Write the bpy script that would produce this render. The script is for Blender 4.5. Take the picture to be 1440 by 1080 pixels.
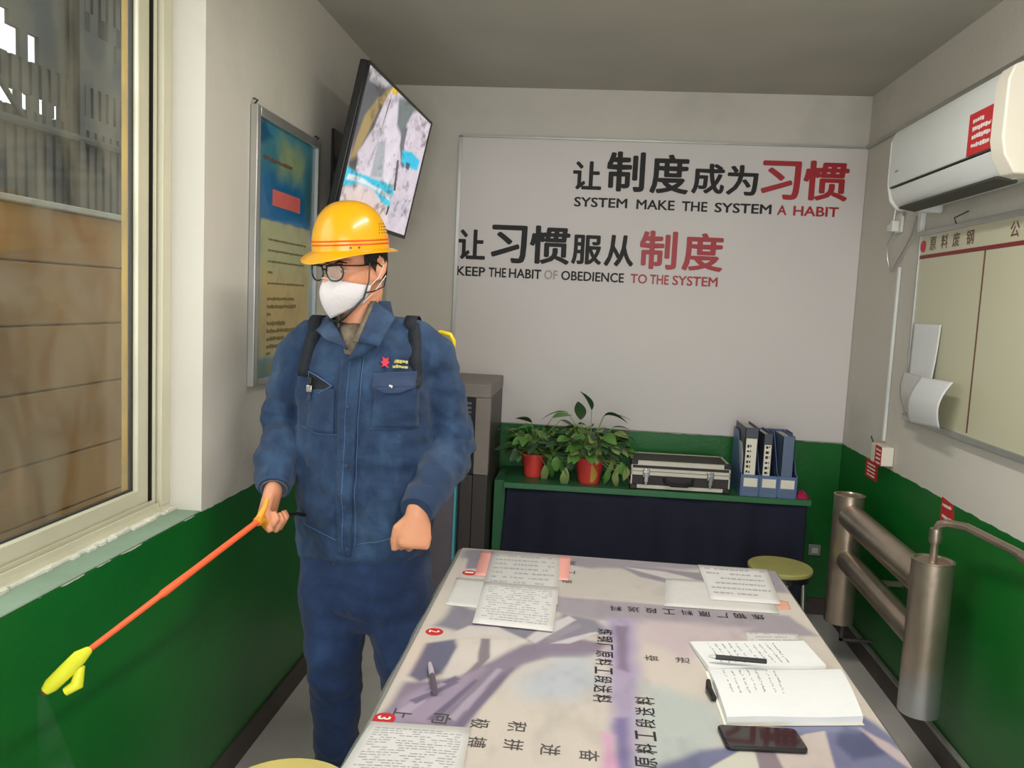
import bpy, bmesh, math, random
import numpy as np
from mathutils import Vector, Matrix, noise
from mathutils.bvhtree import BVHTree

for o in list(bpy.data.objects): bpy.data.objects.remove(o, do_unlink=True)
scene = bpy.context.scene
COL = scene.collection
random.seed(7)

# ------------------------------------------------------------------ camera, sky, lights, exposure
def lin(h):
    h = h.lstrip('#'); c = [int(h[i:i+2], 16)/255 for i in (0, 2, 4)]
    return tuple(x/12.92 if x <= .04045 else ((x+.055)/1.055)**2.4 for x in c)
cam = bpy.data.cameras.new('camera'); co = bpy.data.objects.new('camera', cam); COL.objects.link(co)
yaw, pitch, roll, FPX = -.0886, -.0999, .0475, 1152.93
fw = Vector((math.sin(yaw)*math.cos(pitch), math.cos(yaw)*math.cos(pitch), math.sin(pitch)))
r0 = Vector((math.cos(yaw), -math.sin(yaw), 0)); u0 = r0.cross(fw)
rr = math.cos(roll)*r0 + math.sin(roll)*u0; uu = -math.sin(roll)*r0 + math.cos(roll)*u0
co.matrix_world = Matrix(((rr.x, uu.x, -fw.x, 0), (rr.y, uu.y, -fw.y, 0), (rr.z, uu.z, -fw.z, 1.5), (0, 0, 0, 1)))
cam.sensor_width = 36; cam.lens = FPX/1440*36; cam.clip_start = .05
scene.camera = co
w = bpy.data.worlds.new('sky'); scene.world = w; w.use_nodes = True
bg = w.node_tree.nodes['Background']; bg.inputs[0].default_value = (.86, .93, 1, 1); bg.inputs[1].default_value = 2.2
def area(name, loc, rot, sx, sy, power, col=(1, 1, 1)):
    l = bpy.data.lights.new(name, 'AREA'); l.shape = 'RECTANGLE'; l.size = sx; l.size_y = sy; l.energy = power; l.color = col
    o = bpy.data.objects.new(name, l); COL.objects.link(o); o.location = loc; o.rotation_euler = rot
    return o
PI = math.pi
# daylight coming in through the open doorway and glazed front behind the camera
area('doorway_daylight', (.15, -1.22, 1.35), (PI/2, 0, 0), 1.9, 1.9, 42, (1, .965, .93))
# unseen ceiling tube added to brighten the back and right side, fitting below
area('added_ceiling_tube', (.25, 1.75, 2.455), (0, 0, 0), .12, 1.2, 21, (1, .97, .92))
# daylight through the left hand window, sideways and down
area('window_daylight', (-1.42, 1.15, 1.75), (0, math.radians(-80), 0), 1.1, 1.6, 16, (.97, 1, .97))
scene.view_settings.view_transform = 'Standard'; scene.view_settings.look = 'None'
scene.view_settings.gamma = 1; scene.view_settings.use_curve_mapping = False
scene.view_settings.exposure = 0.0

# ------------------------------------------------------------------ helpers
ORG = {}
def finish(o, mat, parent, kind=None):
    if mat is not None and not o.data.materials: o.data.materials.append(mat)
    COL.objects.link(o)
    if parent is not None:
        o.parent = parent
    if kind: o['kind'] = kind
    return o
def thing(name, label, cat, loc, group=None):
    o = bpy.data.objects.new(name, None); COL.objects.link(o); o.location = loc
    o.empty_display_size = .05
    o['label'] = label; o['category'] = cat
    if group: o['group'] = group
    ORG[o.name] = Vector(loc); return o
def org(p): return ORG.get(p.name, Vector((0, 0, 0))) if p is not None else Vector((0, 0, 0))
def mesh_obj(name, verts, faces, mat, parent=None, kind=None, label=None, smooth=False, own=None, cat=None, group=None):
    """world-space verts; a top level one-mesh thing gets its origin at own"""
    og = Vector(own) if own is not None else org(parent)
    me = bpy.data.meshes.new(name)
    me.from_pydata([tuple(Vector(v)-og) for v in verts], [], faces); me.update()
    if smooth: me.polygons.foreach_set('use_smooth', [True]*len(me.polygons))
    o = bpy.data.objects.new(name, me); ORG[o.name] = og
    if own is not None: o.location = og
    finish(o, mat, parent, kind)
    if label: o['label'] = label
    if cat: o['category'] = cat
    if group: o['group'] = group
    return o
def V(*a): return Vector(a)
class MB:
    def __init__(s): s.v = []; s.f = []
    def add(s, v, f):
        n = len(s.v); s.v += [tuple(x) for x in v]; s.f += [tuple(i+n for i in q) for q in f]; return s
    def box(s, a, b):
        x0, y0, z0 = a; x1, y1, z1 = b
        return s.add([(x0,y0,z0),(x1,y0,z0),(x1,y1,z0),(x0,y1,z0),(x0,y0,z1),(x1,y0,z1),(x1,y1,z1),(x0,y1,z1)],
                     [(0,3,2,1),(4,5,6,7),(0,1,5,4),(1,2,6,5),(2,3,7,6),(3,0,4,7)])
    def obox(s, c, ax, ay, az, hx, hy, hz):
        c, ax, ay, az = Vector(c), Vector(ax)*hx, Vector(ay)*hy, Vector(az)*hz
        pts = [c+i*ax+j*ay+k*az for k in (-1, 1) for i, j in ((-1,-1),(1,-1),(1,1),(-1,1))]
        return s.add(pts, [(0,3,2,1),(4,5,6,7),(0,1,5,4),(1,2,6,5),(2,3,7,6),(3,0,4,7)])
    def prism(s, poly, z0, z1, axis='z'):
        n = len(poly)
        def P(p, t): return {'z': (p[0], p[1], t), 'y': (p[0], t, p[1]), 'x': (t, p[0], p[1])}[axis]
        return s.add([P(p, z0) for p in poly]+[P(p, z1) for p in poly],
                     [tuple(range(n-1, -1, -1)), tuple(range(n, 2*n))]+[(i, (i+1) % n, n+(i+1) % n, n+i) for i in range(n)])
    def loft(s, rings, cap=True):
        n = len(rings[0]); base = len(s.v)
        for r in rings: s.v += [tuple(p) for p in r]
        for k in range(len(rings)-1):
            for i in range(n):
                j = (i+1) % n
                s.f.append((base+k*n+i, base+k*n+j, base+(k+1)*n+j, base+(k+1)*n+i))
        if cap:
            s.f.append(tuple(base+i for i in reversed(range(n)))); s.f.append(tuple(base+(len(rings)-1)*n+i for i in range(n)))
        return s
    def tube(s, pts, r, n=10, cap=True):
        pts = [Vector(p) for p in pts]; R = r if isinstance(r, (list, tuple)) else [r]*len(pts)
        rings = []; prev = None
        for i, p in enumerate(pts):
            t = (pts[min(i+1, len(pts)-1)]-pts[max(i-1, 0)]).normalized()
            if prev is None:
                a = t.cross(Vector((0, 0, 1)) if abs(t.z) < .9 else Vector((1, 0, 0))).normalized()
            else:
                a = (prev-t*prev.dot(t)).normalized()
            prev = a; b = t.cross(a)
            rings.append([p+(a*math.cos(2*PI*k/n)+b*math.sin(2*PI*k/n))*R[i] for k in range(n)])
        return s.loft(rings, cap)
    def cyl(s, a, b, r, n=20, r2=None): return s.tube([a, b], [r, r if r2 is None else r2], n)
    def lathe(s, c, prof, n=28, axis=None):
        c = Vector(c); az = Vector(axis).normalized() if axis else Vector((0, 0, 1))
        ax = az.cross(Vector((0, 1, 0)) if abs(az.y) < .9 else Vector((1, 0, 0))).normalized(); ay = az.cross(ax)
        return s.loft([[c+az*z+(ax*math.cos(2*PI*k/n)+ay*math.sin(2*PI*k/n))*max(r, 1e-4) for k in range(n)] for r, z in prof])
    def grid(s, fn, nu, nv):
        b = len(s.v)
        for j in range(nv+1):
            for i in range(nu+1): s.v.append(tuple(fn(i/nu, j/nv)))
        for j in range(nv):
            for i in range(nu):
                q = b+j*(nu+1)+i; s.f.append((q, q+1, q+nu+2, q+nu+1))
        return s
    def build(s, name, mat, parent=None, bevel=0, smooth=False, thick=0, **k):
        o = mesh_obj(name, s.v, s.f, mat, parent, smooth=smooth or bevel > 0, **k)
        if thick:
            m = o.modifiers.new('solid', 'SOLIDIFY'); m.thickness = thick; m.offset = 0
        if bevel:
            m = o.modifiers.new('bevel', 'BEVEL'); m.width = bevel; m.segments = 2; m.limit_method = 'ANGLE'; m.angle_limit = .6
            m.harden_normals = False
        if smooth or bevel:
            e = o.modifiers.new('edge', 'EDGE_SPLIT') if False else None
            try: o.data.set_sharp_from_angle(angle=.7)
            except Exception: pass
        return o
def mat(name, col, rough=.6, metal=0, var=.06, scale=8, bump=.0, bscale=60, spec=.5, emit=0, coat=0):
    m = bpy.data.materials.new(name); m.use_nodes = True; nt = m.node_tree; b = nt.nodes['Principled BSDF']
    c = lin(col) if isinstance(col, str) else col
    b.inputs['Roughness'].default_value = rough; b.inputs['Metallic'].default_value = metal
    b.inputs['Specular IOR Level'].default_value = spec
    if coat: b.inputs['Coat Weight'].default_value = coat
    tc = nt.nodes.new('ShaderNodeTexCoord')
    n = nt.nodes.new('ShaderNodeTexNoise'); n.inputs['Scale'].default_value = scale; n.inputs['Detail'].default_value = 5
    nt.links.new(tc.outputs['Object'], n.inputs['Vector'])
    mx = nt.nodes.new('ShaderNodeMix'); mx.data_type = 'RGBA'
    mx.inputs[6].default_value = tuple(max(0, x*(1-var*2.2)) for x in c)+(1,); mx.inputs[7].default_value = tuple(min(1, x*(1+var*2.2)) for x in c)+(1,)
    nt.links.new(n.outputs['Fac'], mx.inputs[0]); nt.links.new(mx.outputs[2], b.inputs['Base Color'])
    if bump:
        n2 = nt.nodes.new('ShaderNodeTexNoise'); n2.inputs['Scale'].default_value = bscale; n2.inputs['Detail'].default_value = 4
        nt.links.new(tc.outputs['Object'], n2.inputs['Vector'])
        bp = nt.nodes.new('ShaderNodeBump'); bp.inputs['Strength'].default_value = bump; bp.inputs['Distance'].default_value = .01
        nt.links.new(n2.outputs['Fac'], bp.inputs['Height']); nt.links.new(bp.outputs[0], b.inputs['Normal'])
    if emit:
        b.inputs['Emission Color'].default_value = c+(1,); b.inputs['Emission Strength'].default_value = emit
    return m
def N(m, t, **k):
    n = m.node_tree.nodes.new(t)
    for a, v in k.items():
        if a.startswith('_'): n.inputs[int(a[1:])].default_value = v
        else: setattr(n, a, v)
    return n
def L(m, a, b): m.node_tree.links.new(a, b)

# ------------------------------------------------------------------ materials
def wall_paint(name, white, green, h=.878):
    """white plaster above a green painted dado, the line between them slightly uneven, scuffs and stains"""
    m = mat(name, white, .75, var=.03, scale=3, bump=.12, bscale=35); nt = m.node_tree; b = nt.nodes['Principled BSDF']
    mx = b.inputs['Base Color'].links[0].from_node
    geo = N(m, 'ShaderNodeNewGeometry'); sep = N(m, 'ShaderNodeSeparateXYZ'); L(m, geo.outputs['Position'], sep.inputs[0])
    nz = N(m, 'ShaderNodeTexNoise'); nz.inputs['Scale'].default_value = 14; L(m, geo.outputs['Position'], nz.inputs['Vector'])
    ad = N(m, 'ShaderNodeMath', operation='MULTIPLY_ADD'); L(m, nz.outputs['Fac'], ad.inputs[0]); ad.inputs[1].default_value = .012; L(m, sep.outputs['Z'], ad.inputs[2])
    gt = N(m, 'ShaderNodeMath', operation='LESS_THAN'); L(m, ad.outputs[0], gt.inputs[0]); gt.inputs[1].default_value = h+.006
    n2 = N(m, 'ShaderNodeTexNoise'); n2.inputs['Scale'].default_value = 3.2; n2.inputs['Detail'].default_value = 6; L(m, geo.outputs['Position'], n2.inputs['Vector'])
    g = lin(green)
    gm = N(m, 'ShaderNodeMix', data_type='RGBA'); gm.inputs[6].default_value = tuple(x*.75 for x in g)+(1,); gm.inputs[7].default_value = (g[0]*1.6+.004, g[1]*1.25, g[2]*1.35, 1)
    L(m, n2.outputs['Fac'], gm.inputs[0])
    # grey dust and scuffs over the lowest part of the paint
    mr = N(m, 'ShaderNodeMapRange'); mr.inputs[1].default_value = .42; mr.inputs[2].default_value = .0; mr.inputs[3].default_value = 0; mr.inputs[4].default_value = .42
    L(m, sep.outputs['Z'], mr.inputs[0])
    n3 = N(m, 'ShaderNodeTexNoise'); n3.inputs['Scale'].default_value = 5; n3.inputs['Detail'].default_value = 9; L(m, geo.outputs['Position'], n3.inputs['Vector'])
    mu = N(m, 'ShaderNodeMath', operation='MULTIPLY'); L(m, mr.outputs[0], mu.inputs[0]); L(m, n3.outputs['Fac'], mu.inputs[1])
    dm = N(m, 'ShaderNodeMix', data_type='RGBA'); dm.inputs[7].default_value = (.16, .17, .14, 1); L(m, mu.outputs[0], dm.inputs[0]); L(m, gm.outputs[2], dm.inputs[6])
    # faint soot marks on the white
    n4 = N(m, 'ShaderNodeTexNoise'); n4.inputs['Scale'].default_value = 2.1; n4.inputs['Detail'].default_value = 10; n4.inputs['Roughness'].default_value = .6; L(m, geo.outputs['Position'], n4.inputs['Vector'])
    r4 = N(m, 'ShaderNodeMapRange'); r4.inputs[1].default_value = .56; r4.inputs[2].default_value = .78; r4.inputs[4].default_value = .35; L(m, n4.outputs['Fac'], r4.inputs[0])
    wm = N(m, 'ShaderNodeMix', data_type='RGBA'); wm.inputs[7].default_value = (.33, .31, .25, 1); L(m, r4.outputs[0], wm.inputs[0]); L(m, mx.outputs[2], wm.inputs[6])
    fin = N(m, 'ShaderNodeMix', data_type='RGBA'); L(m, gt.outputs[0], fin.inputs[0]); L(m, wm.outputs[2], fin.inputs[6]); L(m, dm.outputs[2], fin.inputs[7])
    L(m, fin.outputs[2], b.inputs['Base Color'])
    ro = N(m, 'ShaderNodeMapRange'); ro.inputs[3].default_value = .8; ro.inputs[4].default_value = .38; L(m, gt.outputs[0], ro.inputs[0]); L(m, ro.outputs[0], b.inputs['Roughness'])
    return m
M = {}
M['wall'] = wall_paint('wall_paint', '#cfcabf', '#00661f')
M['panel'] = mat('panel_paint', '#d8d2cf', .6, var=.03, scale=2)
M['ceiling'] = mat('ceiling_paint', '#b3afa2', .85, var=.07, scale=2.2, bump=.1, bscale=20)
M['floor'] = mat('floor_screed', '#c2bdb8', .5, var=.14, scale=3.5, bump=.1, bscale=30)
M['base'] = mat('skirting_paint', '#4a423e', .6, var=.2, scale=12)
M['sill'] = mat('sill_paint', '#7f9681', .5, var=.12, scale=6, bump=.1)
M['plaster'] = mat('rough_plaster', '#dcdacd', .9, var=.1, scale=20, bump=.6, bscale=80)
M['alu'] = mat('cream_aluminium', '#d2ceb6', .4, metal=.15, var=.06, scale=5)
M['silver'] = mat('silver_aluminium', '#b9bab6', .35, metal=.7, var=.08, scale=10)
M['chrome'] = mat('chrome', '#c9c9c9', .15, metal=1, var=.02)
M['black'] = mat('black_plastic', '#17181a', .35, var=.1)
M['gasket'] = mat('dark_rubber', '#2a2620', .6)
M['red'] = mat('red_film', '#a81c26', .45, var=.05)
M['ink'] = mat('black_film', '#181617', .65, var=.05)
M['faded'] = mat('faded_film', '#a09a98', .5, var=.1)
M['white'] = mat('white_plastic', '#e4e4de', .35, var=.03)
M['paper'] = mat('white_paper', '#c6c3bf', .8, var=.03, scale=30)
M['paper2'] = mat('bright_paper', '#cfccc9', .8, var=.02, scale=30); M['page'] = mat('page_white', '#dfe0e0', .8, var=.02, scale=30)
M['pencil'] = mat('grey_print', '#8b8b92', .8)
M['yellow'] = mat('helmet_yellow', '#e9a806', .28, var=.03, scale=4, coat=.3)
M['orange'] = mat('orange_plastic', '#ff6a3c', .45, var=.04)
M['orangeband'] = mat('orange_band', '#e8530f', .4)
M['lime'] = mat('yellow_green_plastic', '#e6e532', .45, var=.06)
M['amber'] = mat('amber_plastic', '#f8a52c', .4, var=.05)
M['skin'] = mat('skin', '#d99672', .5, var=.07, scale=14, bump=.05, bscale=180)
M['skin'].node_tree.nodes['Principled BSDF'].inputs['Subsurface Weight'].default_value = .12
M['skin'].node_tree.nodes['Principled BSDF'].inputs['Subsurface Radius'].default_value = (.02, .008, .004)
M['hair'] = mat('black_hair', '#17130f', .6, bump=.6, bscale=200)
M['mask'] = mat('mask_fabric', '#d8d2d3', .85, var=.02, bump=.15, bscale=120)
M['shirt'] = mat('shirt_cloth', '#6f6353', .8, var=.35, scale=60)
M['strap'] = mat('black_webbing', '#141a24', .75, bump=.4, bscale=250)
M['green_leaf'] = mat('leaf_green', '#5b8a40', .42, var=.3, scale=18)
M['dark_leaf'] = mat('leaf_dark', '#3f5c3c', .4, var=.25, scale=15)
M['pale_leaf'] = mat('leaf_pale', '#8a9d5e', .45, var=.2, scale=15)
M['stem'] = mat('leaf_stem', '#8aa55a', .5, var=.15)
M['pot'] = mat('red_pot', '#e04540', .4, var=.05)
M['soil'] = mat('soil', '#3a2c20', .95, var=.3, bump=.6, bscale=80)
M['navy'] = mat('navy_cloth', '#11152b', .85, var=.15, scale=6, bump=.2, bscale=150)
M['bench'] = mat('bench_green', '#2f6b42', .45, var=.14, scale=5)
M['caseblack'] = mat('case_black', '#332c2b', .55, var=.15, scale=30, bump=.3, bscale=200)
M['file'] = mat('file_blue', '#5a7299', .4, var=.08)
M['binder'] = mat('binder_grey', '#454a58', .45, var=.08)
M['binderblue'] = mat('binder_blue', '#5c6c86', .4, var=.08)
M['label'] = mat('label_paper', '#e5e1cf', .7)
M['magenta'] = mat('magenta_cloth', '#a8154a', .8, var=.15)
M['seat'] = mat('stool_seat', '#b3ad68', .5, var=.1, scale=9)
M['seatY'] = mat('stool_seat_yellow', '#e3cf7a', .45, var=.08, scale=9)
M['rad'] = mat('radiator_paint', '#b5a594', .3, metal=.8, var=.16, scale=9, bump=.12, bscale=25)
M['rad2'] = mat('radiator_fresh_paint', '#c9c8c9', .35, metal=.5, var=.06, scale=6)
M['board'] = mat('board_cream', '#c3c0a4', .35, var=.03, scale=2)
M['darkred'] = mat('dark_red_line', '#7c2224', .5)
M['brown'] = mat('brown_line', '#6b4638', .5)
M['sticker'] = mat('red_sticker', '#c0282c', .5, var=.05)
M['cab'] = mat('cabinet_brown', '#3f3837', .45, var=.12)
M['cabframe'] = mat('cabinet_frame', '#857c76', .5, var=.1)
M['cabdark'] = mat('cabinet_dark', '#27272c', .3)
M['cabgrey'] = mat('cabinet_grey', '#6e6771', .4, var=.08)
M['teal'] = mat('teal_edge', '#58b4c4', .3)
M['ac'] = mat('aircon_white', '#dcdedb', .3, var=.02)
M['acend'] = mat('aircon_cream', '#e6dfcf', .35, var=.02)
M['acdark'] = mat('aircon_slot', '#3a3a34', .6)
M['kerb'] = mat('concrete_lip', '#8f9088', .8, var=.2, bump=.4)
M['tabledge'] = mat('table_edge', '#6b6660', .5, var=.1)

def denim(name, base, faded):
    m = mat(name, base, .85, var=.1, scale=7, bump=.35, bscale=420); b = m.node_tree.nodes['Principled BSDF']
    src = b.inputs['Base Color'].links[0].from_node
    tc = N(m, 'ShaderNodeTexCoord'); mp = N(m, 'ShaderNodeMapping'); mp.inputs['Scale'].default_value = (5, 5, 2.4); L(m, tc.outputs['Object'], mp.inputs[0])
    n = N(m, 'ShaderNodeTexNoise'); n.inputs['Scale'].default_value = 1.6; n.inputs['Detail'].default_value = 8; n.inputs['Roughness'].default_value = .62; L(m, mp.outputs[0], n.inputs['Vector'])
    r = N(m, 'ShaderNodeMapRange'); r.inputs[1].default_value = .48; r.inputs[2].default_value = .75; r.inputs[4].default_value = .7; L(m, n.outputs['Fac'], r.inputs[0])
    mx = N(m, 'ShaderNodeMix', data_type='RGBA'); mx.inputs[7].default_value = lin(faded)+(1,); L(m, r.outputs[0], mx.inputs[0]); L(m, src.outputs[2], mx.inputs[6]); L(m, mx.outputs[2], b.inputs['Base Color'])
    b.inputs['Sheen Weight'].default_value = .1
    # crumpled creases on top of the weave
    bp0 = b.inputs['Normal'].links[0].from_node
    wn = N(m, 'ShaderNodeTexNoise'); wn.inputs['Scale'].default_value = 7; wn.inputs['Detail'].default_value = 3; wn.inputs['Distortion'].default_value = .5
    mp2 = N(m, 'ShaderNodeMapping'); mp2.inputs['Scale'].default_value = (1, 1, 1.7); mp2.inputs['Rotation'].default_value = (.3, .5, 0); L(m, tc.outputs['Object'], mp2.inputs[0]); L(m, mp2.outputs[0], wn.inputs['Vector'])
    bp2 = N(m, 'ShaderNodeBump'); bp2.inputs['Strength'].default_value = .7; bp2.inputs['Distance'].default_value = .022; L(m, wn.outputs['Fac'], bp2.inputs['Height']); L(m, bp0.outputs[0], bp2.inputs['Normal']); L(m, bp2.outputs[0], b.inputs['Normal'])
    return m
M['denim'] = denim('denim_jacket', '#183253', '#436489')
M['denim2'] = denim('denim_trousers', '#172e56', '#304e80')
M['denimlight'] = denim('denim_seam', '#3c5a82', '#6f8cb0')
M['denimdark'] = denim('denim_flap', '#2b3c5c', '#44587a')

def attr_mat(name, rough=.4, emit=0, coat=0):
    m = bpy.data.materials.new(name); m.use_nodes = True; b = m.node_tree.nodes['Principled BSDF']
    a = N(m, 'ShaderNodeAttribute'); a.attribute_name = 'print'; b.inputs['Roughness'].default_value = rough
    if emit:
        b.inputs['Base Color'].default_value = (.02, .02, .02, 1); L(m, a.outputs['Color'], b.inputs['Emission Color']); b.inputs['Emission Strength'].default_value = emit
    else: L(m, a.outputs['Color'], b.inputs['Base Color'])
    if coat: b.inputs['Coat Weight'].default_value = coat
    return m
def printed(name, origin, ax, ay, x0, x1, y0, y1, nx, ny, base, shapes, m, parent, amp=.04, seed=0, tone=1.0, grain=0):
    """flat printed sheet: grid in the plane origin + x*ax + y*ay, coloured print held in a colour attribute"""
    xs = np.linspace(x0, x1, nx); ys = np.linspace(y0, y1, ny); X, Y = np.meshgrid(xs, ys)
    C = np.ones(X.shape+(3,))*np.array(lin(base) if isinstance(base, str) else base)
    rng = np.random.RandomState(seed)
    wob = sum(np.sin(X*rng.uniform(8, 60)+Y*rng.uniform(-60, 60)+rng.uniform(0, 6)) for _ in range(8))/8
    for poly, col, blur in shapes:
        P = np.array(poly); d = np.full(X.shape, 1e9); ins = np.zeros(X.shape, bool)
        for i in range(len(P)):
            a = P[i]; b_ = P[(i+1) % len(P)]; e = b_-a
            t = np.clip(((X-a[0])*e[0]+(Y-a[1])*e[1])/max(e@e, 1e-12), 0, 1)
            d = np.minimum(d, np.hypot(X-a[0]-t*e[0], Y-a[1]-t*e[1]))
            c = ((a[1] > Y) != (b_[1] > Y)) & (X < (b_[0]-a[0])*(Y-a[1])/((b_[1]-a[1]) if abs(b_[1]-a[1]) > 1e-9 else 1e-9)+a[0])
            ins ^= c
        s = np.where(ins, d, -d)+wob*blur*.6
        k = np.clip(s/(2*max(blur, 1e-4))+.5, 0, 1); k = k*k*(3-2*k)
        C = C*(1-k[..., None])+np.array(lin(col))*k[..., None]
    C = C*tone
    if grain:                                             # mottled fine picture detail
        g = np.zeros(X.shape)
        for q in (7, 15, 31, 63):
            R_ = rng.normal(0, 1, (q+2, q+2)); gx, gy = (X-x0)/(x1-x0)*q, (Y-y0)/(y1-y0)*q; ix, iy = gx.astype(int), gy.astype(int); fx, fy = gx-ix, gy-iy
            g += ((R_[iy, ix]*(1-fx)+R_[iy, ix+1]*fx)*(1-fy)+(R_[iy+1, ix]*(1-fx)+R_[iy+1, ix+1]*fx)*fy)*.45
        C = C*(1-grain*np.clip(g-.1, 0, 1.6)[..., None])
    C = np.clip(C*(1+amp*wob[..., None]*1.5+amp*rng.normal(0, .5, X.shape)[..., None]), 0, 1)
    og = org(parent); o3, ax, ay = np.array(origin), np.array(ax), np.array(ay)
    pts = o3+X[..., None]*ax+Y[..., None]*ay-np.array(og)
    idx = np.arange(nx*ny).reshape(ny, nx)
    f = np.stack([idx[:-1, :-1], idx[:-1, 1:], idx[1:, 1:], idx[1:, :-1]], -1).reshape(-1, 4)
    me = bpy.data.meshes.new(name); me.vertices.add(nx*ny); me.vertices.foreach_set('co', pts.reshape(-1))
    me.loops.add(f.size); me.loops.foreach_set('vertex_index', f.reshape(-1)); me.polygons.add(len(f)); me.polygons.foreach_set('loop_start', np.arange(0, f.size, 4))
    me.update(calc_edges=True)
    at = me.color_attributes.new('print', 'FLOAT_COLOR', 'POINT')
    at.data.foreach_set('color', np.concatenate([C, np.ones(X.shape+(1,))], -1).reshape(-1).astype(np.float32))
    o = bpy.data.objects.new(name, me); ORG[o.name] = og; finish(o, m, parent); return o

def text_mesh(body, bold=0.0):
    wide = bold; bold = 0
    c = bpy.data.curves.new('t', 'FONT'); c.body = body; c.size = 1; c.offset = bold; c.resolution_u = 3
    o = bpy.data.objects.new('t', c); COL.objects.link(o); dg = bpy.context.evaluated_depsgraph_get(); dg.update()
    me = bpy.data.meshes.new_from_object(o.evaluated_get(dg)); bpy.data.objects.remove(o, do_unlink=True); bpy.data.curves.remove(c)
    vs = [v.co.copy() for v in me.vertices]; fs = [tuple(p.vertices) for p in me.polygons]; bpy.data.meshes.remove(me)
    if wide:                                               # heavier strokes: the glyph repeated a little to every side
        n = len(vs); V0, F0 = list(vs), list(fs)
        for k in range(8):
            d = Vector((math.cos(k*PI/4)*wide, math.sin(k*PI/4)*wide*.75, 0)); d.z = -.004*(k+1); vs += [v+d for v in V0]; fs += [tuple(i+n*(k+1) for i in f) for f in F0]
    return vs, fs
def letter(name, body, m, parent, origin, ax, ay, w, h, depth=.002, bold=0.0, label=None, slant=0):
    """lettering fitted in a w x h box whose lower left corner is origin; ax reads along, ay points up; ends as thin solid letters"""
    vs, fs = text_mesh(body, bold)
    if not vs: return None
    x0 = min(v.x for v in vs); x1 = max(v.x for v in vs); y0 = min(v.y for v in vs); y1 = max(v.y for v in vs)
    O, ax, ay = Vector(origin), Vector(ax), Vector(ay); az = ax.cross(ay).normalized()
    sx = w/max(x1-x0, 1e-6) if w else h/max(y1-y0, 1e-6); sy = h/max(y1-y0, 1e-6)
    P = [O+ax*((v.x-x0)*sx+slant*(v.y-y0)*sy)+ay*((v.y-y0)*sy)+az*(depth+v.z*min(.02, depth*8)) for v in vs]
    o = mesh_obj(name, P, fs, m, parent, label=label)
    if depth > .0018:
        md = o.modifiers.new('solid', 'SOLIDIFY'); md.thickness = depth; md.offset = -1
    return o
def bars(name, rows, m, parent, origin, ax, ay, thick=.0006, kind=None, seed=1, gap=.25):
    """rows of small print too small to read: rows = (x0, x1, y, height)"""
    b = MB(); O, ax, ay = Vector(origin), Vector(ax), Vector(ay); az = ax.cross(ay).normalized(); rnd = random.Random(seed)
    for x0, x1, y, h in rows:
        x = x0
        while x < x1:
            wd = h*rnd.uniform(.6, 1.0); wd = min(wd, x1-x)
            b.obox(O+ax*(x+wd/2)+ay*(y+rnd.uniform(-.1, .1)*h)+az*thick/2, ax, ay, az, wd/2, h*rnd.uniform(.28, .5), thick/2)
            x += wd+h*gap
    return b.build(name, m, parent, **({'kind': kind} if kind else {}))
# ------------------------------------------------------------------ the room shell
XL, XR, YB, YF, HC, GH = -1.039, 1.287, 4.153, -1.3, 2.551, .878
X, Y, Z = V(1, 0, 0), V(0, 1, 0), V(0, 0, 1)
def struct(name, mb, m, parent=None, **k): return mb.build(name, m, parent, kind='structure', **k)
struct('floor', MB().box((XL, YF, -.1), (XR, YB, 0)), M['floor'])
struct('ceiling', MB().box((XL-.25, YF-.15, HC), (XR+.2, YB+.15, HC+.12)), M['ceiling'])
struct('wall_back', MB().box((XL-.25, YB, 0), (XR+.2, YB+.15, HC)), M['wall'])
struct('wall_right', MB().box((XR, YF-.15, 0), (XR+.2, YB, HC)), M['wall'])
WY0, WY1, WZ1 = .35, 2.143, 2.42
struct('wall_left', MB().box((XL-.226, YF-.15, 0), (XL, YB, GH)).box((XL-.226, WY1, GH), (XL, YB, HC))
       .box((XL-.226, YF-.15, GH), (XL, WY0, HC)).box((XL-.226, WY0, WZ1), (XL, WY1, HC)), M['wall'])
struct('wall_front', MB().box((XL, YF-.15, 0), (-.85, YF, HC)).box((1.15, YF-.15, 0), (XR, YF, HC)).box((-.85, YF-.15, 2.3), (1.15, YF, HC)), M['wall'])
struct('baseboard_left', MB().box((XL, YF, 0), (XL+.012, YB, .085)), M['base'], bevel=.002)
struct('baseboard_right', MB().box((XR-.014, YF, 0), (XR, YB, .085)), M['base'], bevel=.002)
struct('baseboard_back', MB().box((XL+.012, YB-.012, 0), (XR-.014, YB, .085)), M['base'], bevel=.002)
# slightly proud lining board on the back wall that carries the lettering, and its thin cover strips
struct('trim_1', MB().box((-.68, YB-.012, GH+.005), (XR-.001, YB, 2.305)), M['panel'], bevel=.002)
struct('trim_2', MB().box((-.688, YB-.018, GH+.01), (-.672, YB-.0125, 2.31)).box((-.688, YB-.018, 2.305), (XR-.02, YB, 2.314)), M['silver'])
struct('trim_3', MB().box((XR-.018, 1.2, 2.302), (XR, YB-.02, 2.318)), M['silver'], bevel=.002)
struct('trim_4', MB().box((-1.135, WY0, GH), (XL-.002, WY1, GH+.004)), M['sill'], bevel=.002)     # the painted inner sill
b = MB(); rnd = random.Random(3)
yy = WY0
while yy < WY1-.02:                                    # ragged strip of white filler along the frame
    d = rnd.uniform(.012, .04); wv = rnd.uniform(.004, .016)
    b.obox((-1.128+wv/2, yy+d/2, GH+.006), X, Y, Z, wv/2+.004, d/2+.002, rnd.uniform(.002, .006)); yy += d
struct('trim_5', b, M['plaster'])

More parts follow.
